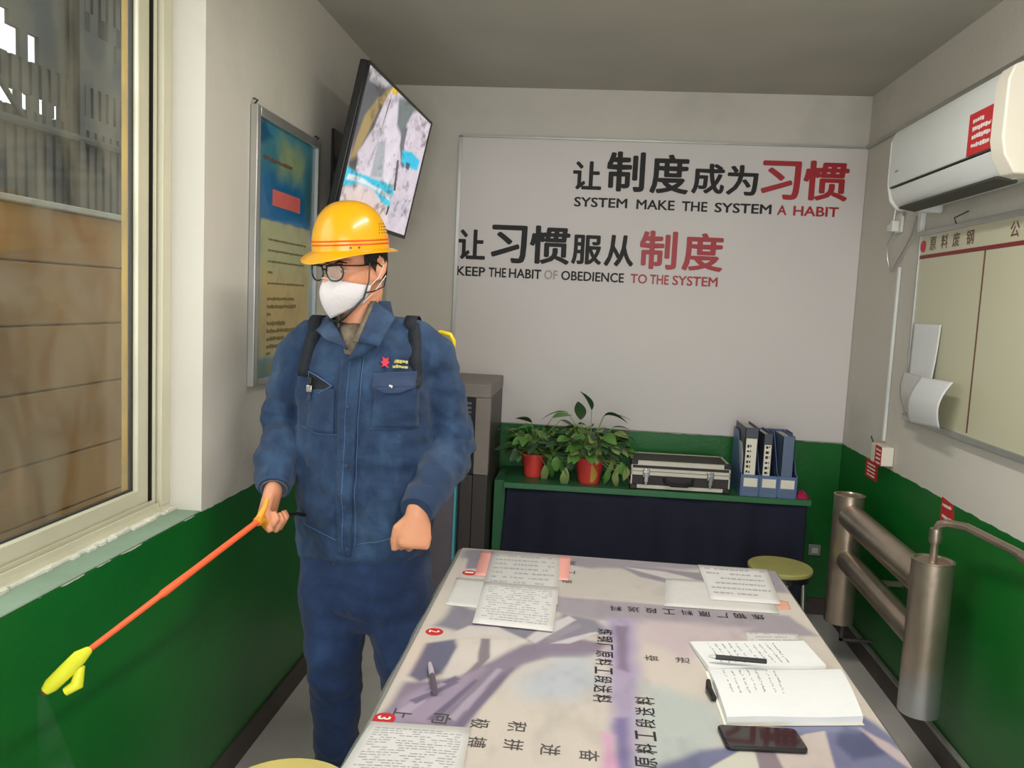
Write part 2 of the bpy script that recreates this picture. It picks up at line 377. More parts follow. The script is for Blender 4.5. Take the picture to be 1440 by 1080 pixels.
tl_ = thing('added_tube_fitting', 'white ceiling tube light fitting above the near end of the table', 'lamp', (.25, 1.75, HC))  # body for the added tube lamp, out of view
MB().box((.20, 1.1, HC-.045), (.30, 2.4, HC-.001)).build('fitting', M['white'], tl_, bevel=.004)
MB().cyl((.25, 1.13, HC-.065), (.25, 2.37, HC-.065), .014, 16).build('tube', mat('tube_glow', '#fff8ea', .4, emit=6), tl_, smooth=True)
MB().box((.235, 1.105, HC-.08), (.265, 1.129, HC-.046)).build('lamp_holder', M['white'], tl_)
MB().box((.235, 2.371, HC-.08), (.265, 2.395, HC-.046)).build('lamp_holder', M['white'], tl_)

# window
wf = thing('window_1', 'large window', 'window', (-1.18, 1.25, GH)); del wf['label'], wf['category']; wf['kind'] = 'structure'
MB().box((-1.24, WY0, GH), (-1.13, WY1, GH+.022)).box((-1.19, 2.122, GH+.022), (-1.15, WY1, WZ1)).box((-1.15, 2.098, GH+.022), (-1.13, WY1, WZ1)).box((-1.24, WY0, GH+.022), (-1.13, WY0+.04, WZ1)).box((-1.24, WY0+.04, WZ1-.04), (-1.13, 2.122, WZ1)).build('window_frame', M['alu'], wf, bevel=.002)
MB().box((-1.152, 2.086, GH+.022), (-1.144, 2.092, WZ1-.04)).build('guide_channel', M['alu'], wf, bevel=.001)
MB().box((-1.19, 2.081, GH+.022), (-1.166, 2.12, WZ1-.04)).box((-1.166, 2.0925, GH+.022), (-1.1505, 2.12, WZ1-.04)).build('channel_seal', M['gasket'], wf)
MB().box((-1.137, WY0+.04, GH+.022), (-1.132, 2.09, GH+.034)).box((-1.152, WY0+.04, GH+.022), (-1.148, 2.09, GH+.04)).build('bottom_track', M['alu'], wf)
sa = MB().box((-1.186, 2.028, GH+.03), (-1.158, 2.08, WZ1-.045)).box((-1.186, .95, GH+.03), (-1.158, 2.028, GH+.078)).box((-1.186, .95, GH+.078), (-1.158, 1.0, WZ1-.045)).box((-1.186, 1.0, WZ1-.095), (-1.158, 2.028, WZ1-.045)).build('sash', M['alu'], wf, bevel=.003)
MB().box((-1.183, 2.022, GH+.078), (-1.172, 2.028, WZ1-.095)).box((-1.183, 1.0, GH+.078), (-1.172, 2.022, GH+.082)).build('gasket', M['gasket'], sa)
def glassmat():
    m = bpy.data.materials.new('dirty_glass'); m.use_nodes = True; nt = m.node_tree; out = nt.nodes['Material Output']; b = nt.nodes['Principled BSDF']
    b.inputs['Base Color'].default_value = lin('#a39d88')+(1,); b.inputs['Roughness'].default_value = .6
    tr = N(m, 'ShaderNodeBsdfTransparent'); gl = N(m, 'ShaderNodeBsdfGlossy'); gl.inputs['Roughness'].default_value = .05; tr.inputs[0].default_value = (.93, .95, .93, 1)
    mg = N(m, 'ShaderNodeMixShader', _0=.05); L(m, tr.outputs[0], mg.inputs[1]); L(m, gl.outputs[0], mg.inputs[2])
    tc = N(m, 'ShaderNodeTexCoord'); mp = N(m, 'ShaderNodeMapping'); mp.inputs['Scale'].default_value = (1, 1.6, .9); L(m, tc.outputs['Object'], mp.inputs[0])
    n = N(m, 'ShaderNodeTexNoise'); n.inputs['Scale'].default_value = 3.5; n.inputs['Detail'].default_value = 8; n.inputs['Distortion'].default_value = 1.6; L(m, mp.outputs[0], n.inputs['Vector'])
    r = N(m, 'ShaderNodeMapRange'); r.inputs[1].default_value = .35; r.inputs[2].default_value = .75; r.inputs[3].default_value = .03; r.inputs[4].default_value = .30; L(m, n.outputs['Fac'], r.inputs[0])
    mx = N(m, 'ShaderNodeMixShader'); L(m, r.outputs[0], mx.inputs[0]); L(m, mg.outputs[0], mx.inputs[1]); L(m, b.outputs[0], mx.inputs[2]); L(m, mx.outputs[0], out.inputs['Surface'])
    return m
MB().box((-1.181, 1.0, GH+.08), (-1.176, 2.024, WZ1-.093)).build('window_pane', glassmat(), sa)
# the second sash, nearer the camera, outside the frame
s2_ = MB().box((-1.235, .39, GH+.03), (-1.208, .44, WZ1-.045)).box((-1.235, .44, GH+.03), (-1.208, 1.04, GH+.078)).box((-1.235, 1.0, GH+.078), (-1.208, 1.04, WZ1-.045)).build('sash', M['alu'], wf, bevel=.003)
MB().box((-1.224, .44, GH+.078), (-1.219, 1.0, WZ1-.045)).build('window_pane', glassmat(), s2_)
MB().box((-1.265, 2.132, GH), (-1.1905, WY1-.0005, WZ1)).build('outer_reveal', mat('outer_reveal', '#b6924c', .7, var=.12, scale=4), wf)

# ------------------------------------------------------------------ outside the window
struct('ground_outside', MB().box((-14, -2, -.35), (-1.3, 16, -.25)), mat('yard', '#6d6456', .9, var=.2))
yw = bpy.data.objects.new('yard_wall', None); COL.objects.link(yw); yw.location = (-2.75, 4, -.25); ORG['yard_wall'] = V(-2.75, 4, -.25)
yw['label'] = 'rusty brown yard wall of long slabs seen through the window'; yw['category'] = 'wall'
M['rust'] = mat('rusty_slab', '#7c5210', .85, var=.36, scale=1.5, bump=.3, bscale=12); M['cope'] = mat('wall_cope', '#8f8c7c', .85, var=.2, bump=.3)
def slab_bm(mb, y0, y1, z0, z1): return mb.box((-2.9, y0+.004, z0+.004), (-2.6, y1-.004, z1-.003))
zz = [-.25, .05, .34, .62, .962, 1.28, 1.58, 1.84]; rnd = random.Random(5)
for k in range(len(zz)-1):
    y = -1.2-rnd.uniform(0, 4)
    while y < 9:
        ln = 6.4; slab_bm(MB(), y, y+ln, zz[k], zz[k+1]).build('slab', M['rust'], yw, bevel=.008); y += ln
MB().box((-2.93, -2, 1.84), (-2.57, 9.2, 1.87)).build('coping', M['cope'], yw, bevel=.006)
sh = bpy.data.objects.new('steel_shed', None); COL.objects.link(sh); sh.location = (-6, 6, -.25); ORG['steel_shed'] = V(-6, 6, -.25)
sh['label'] = 'dark steel shed with broken cladding letting bright sky through'; sh['category'] = 'building'
M['shed'] = mat('shed_sheet', '#3c3b36', .8, var=.3, scale=1.2, bump=.3, bscale=10); M['shedd'] = mat('shed_dark', '#34332e', .8, var=.3, scale=1.5)
def sheets(y0, y1, z0, z1, holes=()):
    y = y0
    while y < y1-1e-6:
        e = min(y+.62, y1); b = MB()
        n = 4
        for i in range(n):                                 # trapezoid ribs
            a, c = y+(e-y)*i/n, y+(e-y)*(i+1)/n
            b.box((-6.03, a, z0), (-6.0, a+(c-a)*.6, z1)).box((-6.06, a+(c-a)*.6, z0), (-6.03, c, z1))
        b.build('cladding_sheet', M['shed'], sh); y = e
sheets(2, 14, -.25, 3.27); sheets(2, 7.2, 3.27, 8); sheets(7.2, 14, 3.43, 3.78); sheets(7.2, 14, 4.62, 8)
def gaps(z0, z1, opens, lo=7.2, hi=14.0):
    y = lo
    for a, c in opens+[(hi, hi)]:
        if a > y: MB().box((-6.05, y, z0), (-6.0, a, z1)).build('cladding_sheet', M['shed'], sh)
        y = c
gaps(3.27, 3.43, [(7.3, 8.2), (8.28, 8.4), (8.55, 8.66), (8.8, 8.9)])
gaps(3.78, 4.06, [(7.3, 8.26), (8.38, 8.55)]); gaps(4.06, 4.2, [(7.3, 8.1)])
gaps(4.2, 4.4, [(9.95, 10.0)]); gaps(4.4, 4.62, [(9.24, 9.46), (9.62, 9.83), (10.0, 10.12)])
for y in (7.6, 9.05, 10.6):
    MB().box((-5.98, y, -.25), (-5.86, y+.09, 7.5)).box((-5.955, y-.05, -.25), (-5.945, y+.14, 7.5)).build('steel_column', M['shedd'], sh)
for z in (3.0, 4.85): MB().tube([(-5.9, 3, z), (-5.9, 13.5, z+.2)], .05, 8).build('steel_rail', M['shedd'], sh)
MB().tube([(-5.9, 6.2, 4.9), (-5.9, 8.2, 3.1)], .03, 6).build('steel_brace', M['shedd'], sh)
MB().box((-9, 1, 8), (-3.4, 15, 8.1)).build('shed_roof', M['shedd'], sh)
MB().box((-9, 13.9, -.25), (-6.06, 14, 8)).build('end_wall', M['shedd'], sh)

# ------------------------------------------------------------------ framed notice on the left wall
XP = XL
po = thing('framed_notice', 'tall framed blue and yellow notice poster on the left wall', 'poster', (XP, 2.72, 1.21))
py0, py1, pz0, pz1 = 2.431, 3.012, 1.20, 2.052
MB().box((XP+.001, py0+.01, pz0+.01), (XP+.008, py1-.01, pz1-.01)).build('backing', M['gasket'], po)
fr = MB()
for a, c in (((py0, pz0), (py0+.028, pz1)), ((py1-.022, pz0), (py1, pz1)), ((py0+.028, pz0), (py1-.022, pz0+.022)), ((py0+.028, pz1-.03), (py1-.022, pz1))):
    fr.box((XP+.001, a[0], a[1]), (XP+.024, c[0], c[1]))
fr.build('frame', M['silver'], po, bevel=.003)
for y in (py0+.012, py1-.012): MB().tube([(XP+.003, y, pz1-.005), (XP+.02, y-.004, pz1+.012), (XP+.004, y+.004, pz1+.018)], .003, 6).build('hook', M['gasket'], po)
pm = attr_mat('poster_print', .35, coat=.3)
PW, PH = py1-py0-.05, pz1-pz0-.052
printed('poster_sheet', (XP+.011, py0+.028, pz0+.022), (0, 1, 0), (0, 0, 1), 0, PW, 0, PH, 110, 170, '#1b86ab', [
    ([(0, .6), (PW, .6), (PW, PH), (0, PH)], '#3c8391', .06),
    ([(0, .47), (PW, .47), (PW, .62), (0, .66)], '#00679c', .05),
    ([(.18, .66), (.4, .66), (.42, .76), (.2, .78)], '#8fa27a', .05),
    ([(.0, .71), (.12, .76), (.06, .8), (0, .8)], '#12557c', .015),
    ([(.42, .55), (PW, .5), (PW, .74), (.44, .7)], '#2b6f7c', .03),
    ([(.035, .06), (PW-.035, .06), (PW-.035, .5), (.035, .5)], '#a9ab7c', .004),
    ([(.03, .1), (PW-.035, .1), (PW-.035, .33), (.035, .33)], '#b39a56', .08),
    ([(0, 0), (PW, 0), (PW, .05), (0, .05)], '#7a8f6a', .03)], pm, po, amp=.03, seed=4, grain=.12)
bars('heading_print', [(.05, .30, .69, .014)], M['brown'], po, (XP+.0112, py0+.028, pz0+.022), (0, 1, 0), (0, 0, 1))
MB().obox((XP+.0118, py0+.028+.255, pz0+.022+.575), (0, 1, 0), (0, 0, 1), (1, 0, 0), .125, .026, .0004).build('title_block', mat('title_pink', '#d0635c', .5), po)
rows = [(.1, .45, .44, .008), (.1, .45, .405, .008), (.1, .43, .37, .008), (.1, .14, .335, .01), (.1, .44, .30, .008), (.1, .34, .25, .012), (.1, .36, .225, .014), (.1, .13, .20, .012), (.1, .26, .17, .015), (.1, .42, .145, .014), (.1, .25, .12, .014), (.1, .42, .095, .014), (.1, .13, .073, .01)]
bars('body_print', rows, mat('poster_ink', '#756a41', .6), po, (XP+.0112, py0+.028, pz0+.022), (0, 1, 0), (0, 0, 1), seed=8)

# ------------------------------------------------------------------ television on its tilted wall bracket
tc_ = V(-.841, 3.344, 2.037); TR, TU, TN = V(.032, .9995, 0), V(.208, -.007, .978).normalized(), V(.978, -.031, -.208).normalized()
tv = thing('television', 'black flat television tilted down from the left wall, showing bright camera pictures', 'television', (XL, 3.34, 2.0))
MB().obox(tc_-TN*.018, TR, TU, TN, .485, .273, .016).build('casing', M['black'], tv, bevel=.006)
MB().obox(tc_-TN*.045, TR, TU, TN, .30, .17, .014).build('rear_housing', M['black'], tv, bevel=.008)
fr = MB()
for dx, dy, hx, hy in ((0, .268, .485, .0055), (0, -.266, .485, .0085), (-.48, 0, .0055, .27), (.48, 0, .0055, .27)):
    fr.obox(tc_+TR*dx+TU*dy+TN*.001, TR, TU, TN, hx, hy, .004)
fr.build('bezel', M['black'], tv, bevel=.0015)
tvs = [([(-0.502,0.249),(-0.115,0.284),(-0.125,0.060),(-0.331,-0.144),(-0.419,-0.157),(-0.453,-0.131)], '#56575c', .02),
    ([(-0.439,0.253),(-0.264,0.282),(-0.178,0.262),(-0.312,0.227),(-0.437,0.219)], '#b9b4b6', .012),
    ([(-0.182,0.266),(-0.107,0.275),(-0.113,0.235),(-0.262,0.166),(-0.363,0.013),(-0.408,-0.060),(-0.456,-0.061),(-0.407,0.093),(-0.318,0.179)], '#a38a55', .01),
    ([(-0.174,0.258),(-0.073,0.262),(-0.068,0.185),(-0.165,0.107),(-0.242,-0.031),(-0.245,-0.085),(-0.360,-0.104),(-0.389,-0.031),(-0.285,0.081),(-0.232,0.187)], '#d9cdd6', .01),
    ([(-0.105,0.273),(0.034,0.266),(0.057,0.155),(0.084,0.013),(0.094,-0.100),(-0.352,-0.116),(-0.242,-0.031),(-0.165,0.107),(-0.132,0.197)], '#e2d8e2', .012),
    ([(-0.201,0.045),(-0.110,0.077),(-0.040,-0.067),(-0.195,-0.091)], '#b3b6bb', .01),
    ([(-0.172,0.266),(-0.099,0.266),(-0.095,0.251),(-0.167,0.238)], '#f0c526', .004),
    ([(-0.076,0.253),(0.062,0.273),(0.247,0.273),(0.157,0.237),(0.113,0.182),(0.132,0.111),(0.061,0.127),(-0.019,0.153)], '#6f7a7a', .015),
    ([(0.067,0.157),(0.135,0.172),(0.144,0.099),(0.227,0.022),(0.176,0.013),(0.085,0.087)], '#6a6c70', .008),
    ([(-0.176,0.214),(-0.160,0.218),(-0.195,0.074),(-0.198,0.065)], '#5f5a66', .004),
    ([(0.092,0.029),(0.122,0.034),(0.174,-0.089),(0.144,-0.093)], '#54545c', .003),
    ([(0.138,0.079),(0.291,0.099),(0.436,0.087),(0.429,0.040),(0.262,0.025),(0.154,0.037)], '#14c5ea', .008),
    ([(0.231,0.044),(0.300,0.050),(0.294,0.017),(0.240,0.021)], '#3a4a6a', .004),
    ([(-0.464,-0.093),(-0.324,-0.095),(-0.106,-0.083),(0.120,-0.078),(0.153,-0.104),(0.151,-0.166),(0.016,-0.158),(-0.121,-0.125),(-0.300,-0.129),(-0.447,-0.161),(-0.478,-0.150)], '#2fcbe6', .006),
    ([(-0.434,-0.113),(-0.317,-0.105),(-0.103,-0.111),(0.133,-0.119),(0.137,-0.137),(-0.091,-0.126),(-0.295,-0.123),(-0.449,-0.136)], '#e6f0f2', .005),
    ([(-0.357,-0.143),(-0.311,-0.136),(-0.309,-0.162),(-0.347,-0.168)], '#3b3742', .003),
    ([(-0.444,-0.166),(-0.296,-0.134),(-0.130,-0.137),(0.015,-0.170),(0.130,-0.180),(0.149,-0.268),(-0.262,-0.238),(-0.443,-0.212)], '#e8d3cd', .02),
    ([(0.111,-0.119),(0.384,-0.105),(0.424,-0.176),(0.170,-0.188)], '#d4cbd8', .01),
    ([(0.116,-0.164),(0.146,-0.160),(0.135,-0.198),(0.115,-0.201)], '#3c3a44', .003)]
printed('screen', tc_+TN*.0005, TR, TU, -.477, .477, -.26, .264, 300, 170, '#dccfd9', tvs, attr_mat('screen_light', .3, emit=.95), tv, amp=.1, seed=2, grain=.42)
MB().box((XL+.001, 3.2, 1.88), (XL+.012, 3.48, 2.14)).build('wall_plate', M['black'], tv, bevel=.002)
MB().obox((XL+.065, 3.26, 2.03), TN, Y, TU, .045, .014, .012).build('bracket_arm', M['black'], tv)
MB().obox((XL+.065, 3.42, 2.03), TN, Y, TU, .045, .014, .012).build('bracket_arm', M['black'], tv)
t = MB().tube([(XL+.06, 3.3, 1.84), (XL+.05, 3.26, 1.74), (XL+.02, 3.25, 1.6), (XL+.008, 3.25, 1.3), (XL+.008, 3.3, .9), (XL+.006, 3.34, .5)], .004, 6).build('cable', M['black'], tv, smooth=True)

# ------------------------------------------------------------------ the slogan letters on the back wall
YW = YB-.0125
def slogan(name, label, cat, items, z):
    t = thing(name, label, cat, (items[0][1], YW, z))
    return t
zh1 = [('让', -.115, .027, 2.067, 2.205, 'ink'), ('制', .05, .236, 2.064, 2.257, 'ink'), ('度', .262, .45, 2.061, 2.25, 'ink'), ('成', .464, .621, 2.067, 2.212, 'ink'), ('为', .63, .781, 2.066, 2.21, 'ink'), ('习', .795, .981, 2.053, 2.236, 'red'), ('惯', .993, 1.205, 2.054, 2.242, 'red')]
zh2 = [('让', -.676, -.535, 1.702, 1.852, 'ink'), ('习', -.507, -.326, 1.693, 1.88, 'ink'), ('惯', -.312, -.111, 1.695, 1.884, 'ink'), ('服', -.102, .048, 1.702, 1.847, 'ink'), ('从', .06, .206, 1.698, 1.853, 'ink'), ('制', .233, .416, 1.693, 1.881, 'red'), ('度', .442, .641, 1.693, 1.878, 'red')]
def xs(a, c): return (a, c)
en1 = [('SYSTEM', 808, 884, 'ink'), ('MAKE', 897, 951, 'ink'), ('THE', 961, 997, 'ink'), ('SYSTEM', 1007, 1086, 'ink'), ('A', 1094, 1107, 'red'), ('HABIT', 1116, 1178, 'red')]
en2 = [('KEEP', 643, 684, 'ink'), ('THE', 689, 714, 'ink'), ('HABIT', 718, 764, 'ink'), ('OF', 768, 787, 'faded'), ('OBEDIENCE', 792, 880, 'ink'), ('TO', 889, 912, 'red'), ('THE', 916, 942, 'red'), ('SYSTEM', 947, 1009, 'red')]
def pxx(p, row):                                           # the measured ends of each row on the wall, in metres
    return -.102+(p-808)*(1.273/370) if row == 1 else -.676+(p-643)*(1.299/366)
for zh, lab, nm in ((zh1, 'upper row of large black and red Chinese slogan characters on the back wall', 'wall_lettering'), (zh2, 'lower row of large black and red Chinese slogan characters on the back wall', 'wall_lettering')):
    t = thing(nm, lab, 'lettering', (zh[0][1], YW, zh[0][3]))
    for ch, x0, x1, z0, z1, c in zh:
        letter('character', ch, M[c], t, (x0, YW, z0), (1, 0, 0), (0, 0, 1), x1-x0, z1-z0, .003, bold=.028, label='dark red character' if c == 'red' else None)
for en, row, z0, lab in ((en1, 1, 1.984, 'upper English line of capitals, SYSTEM MAKE THE SYSTEM A HABIT'), (en2, 2, 1.6195, 'lower English line of capitals, KEEP THE HABIT OF OBEDIENCE TO THE SYSTEM')):
    t = thing('wall_lettering', lab, 'lettering', (pxx(en[0][1], row), YW, z0))
    for wd, a, c, co_ in en:
        za = z0-(.006 if row == 1 else 0)*((a-808)/370)
        letter('word', wd, M[co_], t, (pxx(a, row), YW, za), (1, 0, 0), (0, 0, 1), pxx(c, row)-pxx(a, row), .047, .002, bold=.022, label='dark red word' if co_ == 'red' else ('faded grey word' if co_ == 'faded' else None))

# ------------------------------------------------------------------ whiteboard and papers on the right wall
WX = XR-.001
wb = thing('notice_board', 'wide cream notice board with red ruled header on the right wall', 'board', (WX, 2.4, 1.11))
BX = XR-.022
MB().box((BX, 1.45, 1.125), (WX, 3.345, 1.835)).build('board_panel', M['board'], wb)
for nm, a, c in (('frame_rail', (1.43, 1.108), (3.36, 1.13)), ('frame_rail', (1.43, 1.826), (3.36, 1.845)), ('frame_stile', (3.342, 1.13), (3.36, 1.826)), ('frame_stile', (1.43, 1.13), (1.45, 1.826))):
    MB().box((BX-.006, a[0], a[1]), (WX, c[0], c[1])).build(nm, M['silver'], wb, bevel=.002)
MB().box((BX-.0012, 1.45, 1.738), (BX-.0002, 3.342, 1.752)).build('header_line', M['darkred'], wb)
MB().box((BX-.0012, 2.806, 1.14), (BX-.0002, 2.815, 1.738)).build('column_line', M['brown'], wb)
MB().box((BX-.0012, 2.1, 1.14), (BX-.0002, 2.109, 1.738)).build('column_line', M['brown'], wb)
for ch, y0 in (('原', 3.258), ('料', 3.158), ('废', 3.062), ('钢', 2.957), ('公', 2.662), ('告', 2.585)):
    letter('character', ch, M['brown'], wb, (BX-.0003, y0, 1.765), (0, -1, 0), (0, 0, 1), .055, .05, .0006, bold=.015)
MB().lathe((BX-.001, 3.315, 1.785), [(0, 0), (.022, 0), (.022, .002), (0, .002)], 20, axis=(-1, 0, 0)).build('emblem_dot', M['sticker'], wb)
MB().tube([(BX-.004, 3.04, 1.846), (BX-.02, 3.02, 1.862), (WX-.004, 3.0, 1.885)], .0025, 6).build('wire_loop', M['gasket'], wb)
def sheet(name, label, corners, curl, m, thick=.0006, group=None, nu=14, nv=18):
    """paper pinned on the board: corners tl,tr,br,bl as (y,z); curl(u,v) = distance it stands off the board"""
    tl, tr, br, bl = [V(0, c[0], c[1]) for c in corners]
    def f(u, v):
        p = (tl*(1-u)+tr*u)*(1-v)+(bl*(1-u)+br*u)*v; p.x = BX-.0015-curl(u, v); return p
    o = MB().grid(f, nu, nv).build(name, m, None, smooth=True, thick=thick, own=(BX-.002, bl.y, bl.z), label=label, cat='paper', group=group)
    return o
sheet('paper_sheet', 'tall printed paper sheet pinned at the far end of the board', [(3.325, 1.49), (3.075, 1.49), (3.09, 1.26), (3.33, 1.25)], lambda u, v: .012*v*v*u+.004, M['page'])
sheet('paper_sheet', 'grey shaded paper curling at the lower left corner of the board', [(3.34, 1.30), (3.10, 1.29), (3.12, 1.135), (3.28, 1.14)], lambda u, v: .02+.03*math.sin(PI*v)*(.6+.4*u), M['paper'])
sheet('paper_sheet', 'bright white paper sheet folding outward above the board rail', [(3.10, 1.298), (2.835, 1.303), (2.88, 1.14), (3.20, 1.118)], lambda u, v: .03+.035*math.sin(PI*(.15+.8*v))+.02*u*v, M['page'])

# ------------------------------------------------------------------ air conditioner
ac = thing('air_conditioner', 'long white wall air conditioner above the notice board', 'air conditioner', (XR, 2.8, 1.9))
prof = [(XR, 2.205), (1.14, 2.205), (1.095, 2.19), (1.08, 2.16), (1.078, 2.0), (1.083, 1.983)]
low = [(XR, 1.983), (1.084, 1.979), (1.094, 1.945), (1.118, 1.912), (1.15, 1.902), (XR, 1.93)]
MB().prism(prof, 2.425, 3.215, 'y').build('front_panel', M['ac'], ac, bevel=.004)
MB().prism(low, 2.425, 3.205, 'y').build('lower_shell', M['ac'], ac, bevel=.003)
MB().prism([(XR, 2.208), (1.13, 2.208), (1.085, 2.188), (1.072, 2.15), (1.071, 2.0), (1.08, 1.955), (1.11, 1.905), (XR, 1.898)], 2.35, 2.424, 'y').build('end_cap', M['acend'], ac, bevel=.005)
MB().prism([(XR, 2.206), (1.14, 2.206), (1.095, 2.19), (1.08, 2.15), (1.08, 2.0), (1.092, 1.94), (1.12, 1.906), (XR, 1.9)], 3.216, 3.24, 'y').build('end_cap', M['ac'], ac, bevel=.01)
MB().obox((1.135, 2.8, 1.903), (.98, 0, -.16), Y, (.16, 0, .98), .03, .36, .004).build('louver', M['acdark'], ac, bevel=.001)
MB().box((1.079, 2.44, 1.981), (1.0835, 3.2, 1.984)).build('panel_gap', M['acdark'], ac)
MB().box((1.0765, 3.12, 2.03), (1.0782, 3.15, 2.038)).build('indicator', M['silver'], ac)
st = MB().box((1.0768, 2.425, 1.985), (1.0779, 2.575, 2.105)).build('red_label', M['sticker'], ac)
bars('label_print', [(.02, .085, .09, .014), (.02, .13, .068, .013), (.02, .13, .045, .013), (.02, .13, .02, .013)], M['white'], st, (1.0766, 2.568, 1.99), (0, -1, 0), (0, 0, 1), seed=3)
# vertical trunking, socket and looped cable below it
so = thing('socket_outlet', 'small white wall socket with a looped grey cable below the air conditioner', 'socket', (XR, 3.63, 1.87))
MB().box((XR-.012, 3.60, 1.865), (XR-.001, 3.68, 1.945)).build('face_plate', M['white'], so, bevel=.003)
MB().box((XR-.042, 3.615, 1.868), (XR-.0125, 3.645, 1.915)).build('plug', M['white'], so, bevel=.005)
MB().box((XR-.035, 3.66, 1.875), (XR-.0125, 3.70, 1.905)).build('plug', M['white'], so, bevel=.004)
MB().tube([(XR-.03, 3.63, 1.868), (XR-.03, 3.69, 1.82), (XR-.02, 3.70, 1.76), (XR-.015, 3.67, 1.705), (XR-.015, 3.63, 1.725), (XR-.015, 3.55, 1.78), (XR-.015, 3.47, 1.84), (XR-.02, 3.42, 1.91)], .004, 8).build('cable', M['silver'], so, smooth=True)
MB().tube([(XR-.03, 3.64, 1.91), (XR-.03, 3.63, 1.96), (XR-.015, 3.66, 2.0), (XR-.012, 3.60, 1.99), (XR-.012, 3.58, 1.93)], .005, 8).build('cable', M['silver'], so, smooth=True)
tk = MB().box((XR-.02, 3.37, 1.846), (XR-.001, 3.405, 2.1)).build('trunking', M['ac'], None, bevel=.003, own=(XR, 3.39, 1.85), label='short white vertical trunking under the air conditioner, left of the board corner', cat='trunking')
cd = MB().box((XR-.014, 3.575, .985), (XR-.001, 3.595, 1.72)).build('conduit', M['ac'], None, bevel=.004, own=(XR, 3.585, .985), label='thin pale vertical conduit on the right wall above the switch box', cat='conduit')
sb = thing('switch_box', 'small cream switch box with red label on the right wall by the paint line', 'switch', (XR, 3.53, .89))
MB().box((XR-.05, 3.47, .895), (XR-.001, 3.60, .975)).build('box_body', M['acend'], sb, bevel=.004)
rl = MB().box((XR-.0515, 3.472, .893), (XR-.0503, 3.545, .975)).build('red_label', M['sticker'], sb)
bars('label_print', [(.01, .06, .06-.018*k, .009) for k in range(4)], M['label'], rl, (XR-.0516, 3.54, .898), (0, -1, 0), (0, 0, 1))
MB().tube([(XR-.045, 3.60, .978), (XR-.03, 3.67, .99)], .003, 6).build('wire', M['gasket'], sb)
s3 = thing('red_sticker', 'red printed sticker on the green dado, left of the switch box', 'sticker', (XR-.001, 3.7, .8))
MB().box((XR-.002, 3.64, .795), (XR-.0008, 3.79, .875)).build('film', M['sticker'], s3)
bars('label_print', [(.02, .12, .06-.016*k, .008) for k in range(4)], M['label'], s3, (XR-.002, 3.785, .797), (0, -1, 0), (0, 0, 1), seed=6)
s4 = thing('red_sticker', 'red tag stuck on the green dado above the near radiator drum', 'sticker', (XR-.001, 2.95, .8))
MB().prism([(2.99, .80), (2.99, .885), (2.90, .875), (2.875, .80)], XR-.002, XR-.0008, 'x').build('film', M['sticker'], s4)
bars('label_print', [(.01, .08, .06, .012), (.015, .09, .02, .012)], M['label'], s4, (XR-.002, 2.99, .8), (0, -1, 0), (0, 0, 1), seed=9)

# ------------------------------------------------------------------ steam radiator of welded pipe
RX = 1.14
ra = thing('pipe_radiator', 'silver painted heater of two upright drums joined by two thick pipes', 'radiator', (RX, 3.1, 0))
def drum(y, z0, z1, r):
    return MB().lathe((RX, y, z0), [(0, 0), (r*.98, 0), (r, .004), (r, z1-z0-.006), (r+.002, z1-z0-.004), (r+.002, z1-z0), (r-.006, z1-z0+.001), (r-.01, z1-z0-.006), (0, z1-z0-.007)], 36)
drum(2.67, .235, .745, .063).build('drum', M['rad'], ra, smooth=True); drum(3.52, .205, .758, .061).build('drum', M['rad'], ra, smooth=True)
MB().cyl((RX, 3.47, .672), (RX, 2.72, .655), .054, 28).build('cross_pipe', M['rad'], ra, smooth=True)
MB().cyl((RX, 3.47, .485), (RX, 2.72, .462), .046, 28).build('cross_pipe', M['rad'], ra, smooth=True)
MB().tube([(RX, 2.67, .735), (RX, 2.67, .84), (RX+.005, 2.66, .862), (RX+.02, 2.645, .872), (RX+.06, 2.6, .874), (RX+.085, 2.35, .872), (RX+.09, 2.24, .868), (RX+.09, 2.16, .878), (RX+.09, 1.4, .89)], .0125, 14).build('feed_pipe', M['rad'], ra, smooth=True)
MB().lathe((RX, 2.67, .80), [(0, 0), (.018, 0), (.02, .012), (.018, .045), (0, .045)], 16).build('pipe_collar', M['rad'], ra, smooth=True)
MB().lathe((RX+.088, 2.30, .868), [(0, -.02), (.018, -.02), (.018, .03), (0, .03)], 16, axis=(.02, -1, 0)).build('pipe_collar', M['rad'], ra, smooth=True)
for y in (3.52,):
    MB().box((RX+.01, y-.006, .12), (RX+.022, y+.006, .215)).box((RX+.01, y-.006, .12), (XR-.001, y+.006, .132)).box((RX-.02, y-.006, .2), (RX+.022, y+.006, .243)).build('foot', M['base'], ra)
MB().box((RX+.05, 2.95, .64), (XR-.001, 2.965, .66)).build('wall_bracket', M['rad'], ra)
MB().box((RX+.045, 3.25, .46), (XR-.001, 3.265, .48)).build('wall_bracket', M['rad'], ra)
dm_ = M['rad'].copy(); dm_.name = 'radiator_two_tone'; b_ = dm_.node_tree.nodes['Principled BSDF']; src_ = b_.inputs['Base Color'].links[0].from_node
ge_ = N(dm_, 'ShaderNodeNewGeometry'); se_ = N(dm_, 'ShaderNodeSeparateXYZ'); L(dm_, ge_.outputs['Position'], se_.inputs[0])
nn_ = N(dm_, 'ShaderNodeTexNoise'); nn_.inputs['Scale'].default_value = 12; L(dm_, ge_.outputs['Position'], nn_.inputs['Vector'])
ma_ = N(dm_, 'ShaderNodeMath', operation='MULTIPLY_ADD'); L(dm_, nn_.outputs['Fac'], ma_.inputs[0]); ma_.inputs[1].default_value = .06; L(dm_, se_.outputs['Z'], ma_.inputs[2])
